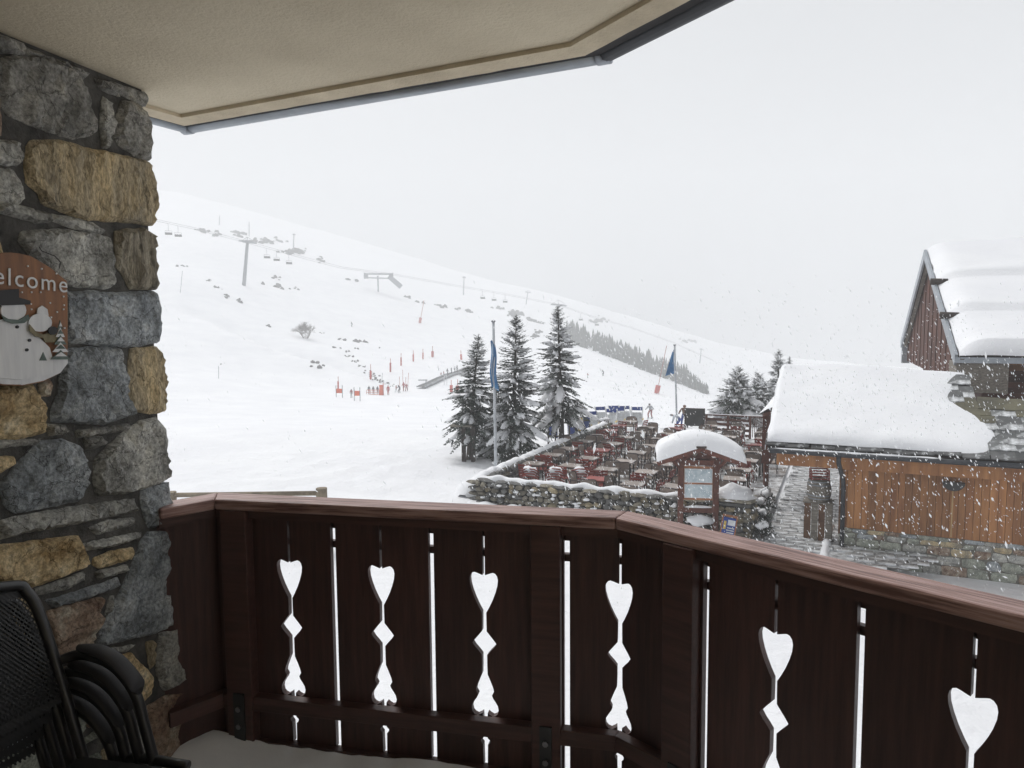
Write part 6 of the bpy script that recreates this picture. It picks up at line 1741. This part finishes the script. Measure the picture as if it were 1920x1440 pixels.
for k in range(9):
    mb = MB(); a = k * .7; d = V((.55 * math.cos(a), .4 * math.sin(a), 1)).normalized()
    branch(mb, p + V((.5 * math.cos(a), .4 * math.sin(a), -.1)), d, hB * .36, .075, 4)
    mb.build('stem', m_twig, t, world=True)
# the wood beyond the piste
b = MB()
base = [(1062, 640), (1100, 654), (1160, 676), (1200, 693), (1250, 712), (1300, 731), (1328, 741)]
for i in range(420):
    f = rr.random(); k = f * (len(base) - 1); j = min(int(k), len(base) - 2); a = k - j
    px = base[j][0] + (base[j + 1][0] - base[j][0]) * a; py = base[j][1] + (base[j + 1][1] - base[j][1]) * a
    q = hit(px, py - rr.uniform(0, 16 if f < .8 else 6)); h_ = rr.uniform(18, 32) * q.y / F * (1 - .45 * max(0, f - .8) / .2); r_ = h_ * rr.uniform(.17, .26)
    for l in range(4):
        z0 = q.z + h_ * (.08 + .21 * l); z1 = z0 + h_ * .36; rl = r_ * (1 - .22 * l); n = 7
        ring = [V((q.x + rl * rr.uniform(.65, 1.2) * math.cos(6.28 * s / n), q.y + rl * rr.uniform(.65, 1.2) * math.sin(6.28 * s / n), z0 - rr.uniform(0, .1) * h_)) for s in range(n)]
        b.add(ring + [V((q.x, q.y, min(z1, q.z + h_)))], [(s, (s + 1) % n, n) for s in range(n)])
o = kind(b.build('far_wood', m_needle), 'stuff'); o['label'] = 'dark band of conifers beyond the piste at the right'

# ---- falling snow: loose flakes in the air beyond the balcony
rg = np.random.default_rng(4)
NFL = 36000
yy = 5.5 + (21 - 5.5) * rg.random(NFL) ** (1 / 2.4)
tx_ = rg.uniform(-.80, .86, NFL); tz_ = rg.uniform(-.42, .12, NFL)
P0 = np.stack([tx_ * yy, yy, E + tz_ * yy], 1)
ok = (P0[:, 2] > G + .1) & (rg.random(NFL) < np.clip(1 - (tz_ + .08) / .16, 0, 1) ** 1.3) & (rg.random(NFL) < np.clip((tx_ + .22) / .42, .07, 1))
P0 = P0[ok]; n = len(P0)
ax = np.array([.45, .1, -.85]) + rg.normal(0, .22, (n, 3)); ax /= np.linalg.norm(ax, axis=1)[:, None]
s1 = np.cross(ax, np.array([0, 1, .2])); s1 /= np.linalg.norm(s1, axis=1)[:, None]; s2 = np.cross(ax, s1)
k_ = np.clip(rg.lognormal(0, .38, n), .4, 2.2)[:, None]; ln = rg.uniform(.014, .025, n)[:, None] * k_; wd = rg.uniform(.0045, .0075, n)[:, None] * k_
vv = np.stack([P0 - ax * ln, P0 + s1 * wd, P0 + s2 * wd * .9, P0 - s1 * wd * .8 - s2 * wd * .6, P0 + ax * ln], 1).reshape(-1, 3)
fo = np.array([(0, 2, 1), (0, 3, 2), (0, 1, 3), (4, 1, 2), (4, 2, 3), (4, 3, 1)])
ff = (np.arange(n)[:, None, None] * 5 + fo[None]).reshape(-1, 3)
me = bpy.data.meshes.new('falling_snow'); me.from_pydata(vv.tolist(), [], ff.tolist()); me.update()
fm = bpy.data.materials.new('snowflake'); fm.use_nodes = True; fn, fl_ = fm.node_tree.nodes, fm.node_tree.links; fn.clear()
fo_ = fn.new('ShaderNodeOutputMaterial'); f1_ = fn.new('ShaderNodeBsdfDiffuse'); f2_ = fn.new('ShaderNodeBsdfTranslucent'); f3_ = fn.new('ShaderNodeMixShader')
for q_ in (f1_, f2_): q_.inputs['Color'].default_value = (.95, .96, .97, 1)
fl_.new(f1_.outputs[0], f3_.inputs[1]); fl_.new(f2_.outputs[0], f3_.inputs[2]); fl_.new(f3_.outputs[0], fo_.inputs['Surface']); me.materials.append(fm)
o = kind(link(bpy.data.objects.new('falling_snow', me)), 'stuff'); o['label'] = 'loose snowflakes falling through the air beyond the balcony'

# ---- mist
zt = max(v.co.z for v in ter.data.vertices); zb = min(v.co.z for v in ter.data.vertices)
xm = max(xs) + 5
b = MB(); b.prism([V((-xm, -36, zb - 1.5)), V((xm, -36, zb - 1.5)), V((xm, ys[-1] + 6, zb - 1.5)), V((-xm, ys[-1] + 6, zb - 1.5))], (0, 0, zt - zb + 14))
hm = bpy.data.materials.new('mist'); hm.use_nodes = True
hn, hl = hm.node_tree.nodes, hm.node_tree.links
hn.clear(); ho = hn.new('ShaderNodeOutputMaterial'); pv_ = hn.new('ShaderNodeVolumePrincipled')
pv_.inputs['Color'].default_value = (0.95, 0.96, 0.97, 1); pv_.inputs['Density'].default_value = 0.0025; pv_.inputs['Anisotropy'].default_value = 0.0
hl.new(pv_.outputs['Volume'], ho.inputs['Volume'])
kind(b.build('haze', hm), 'stuff')
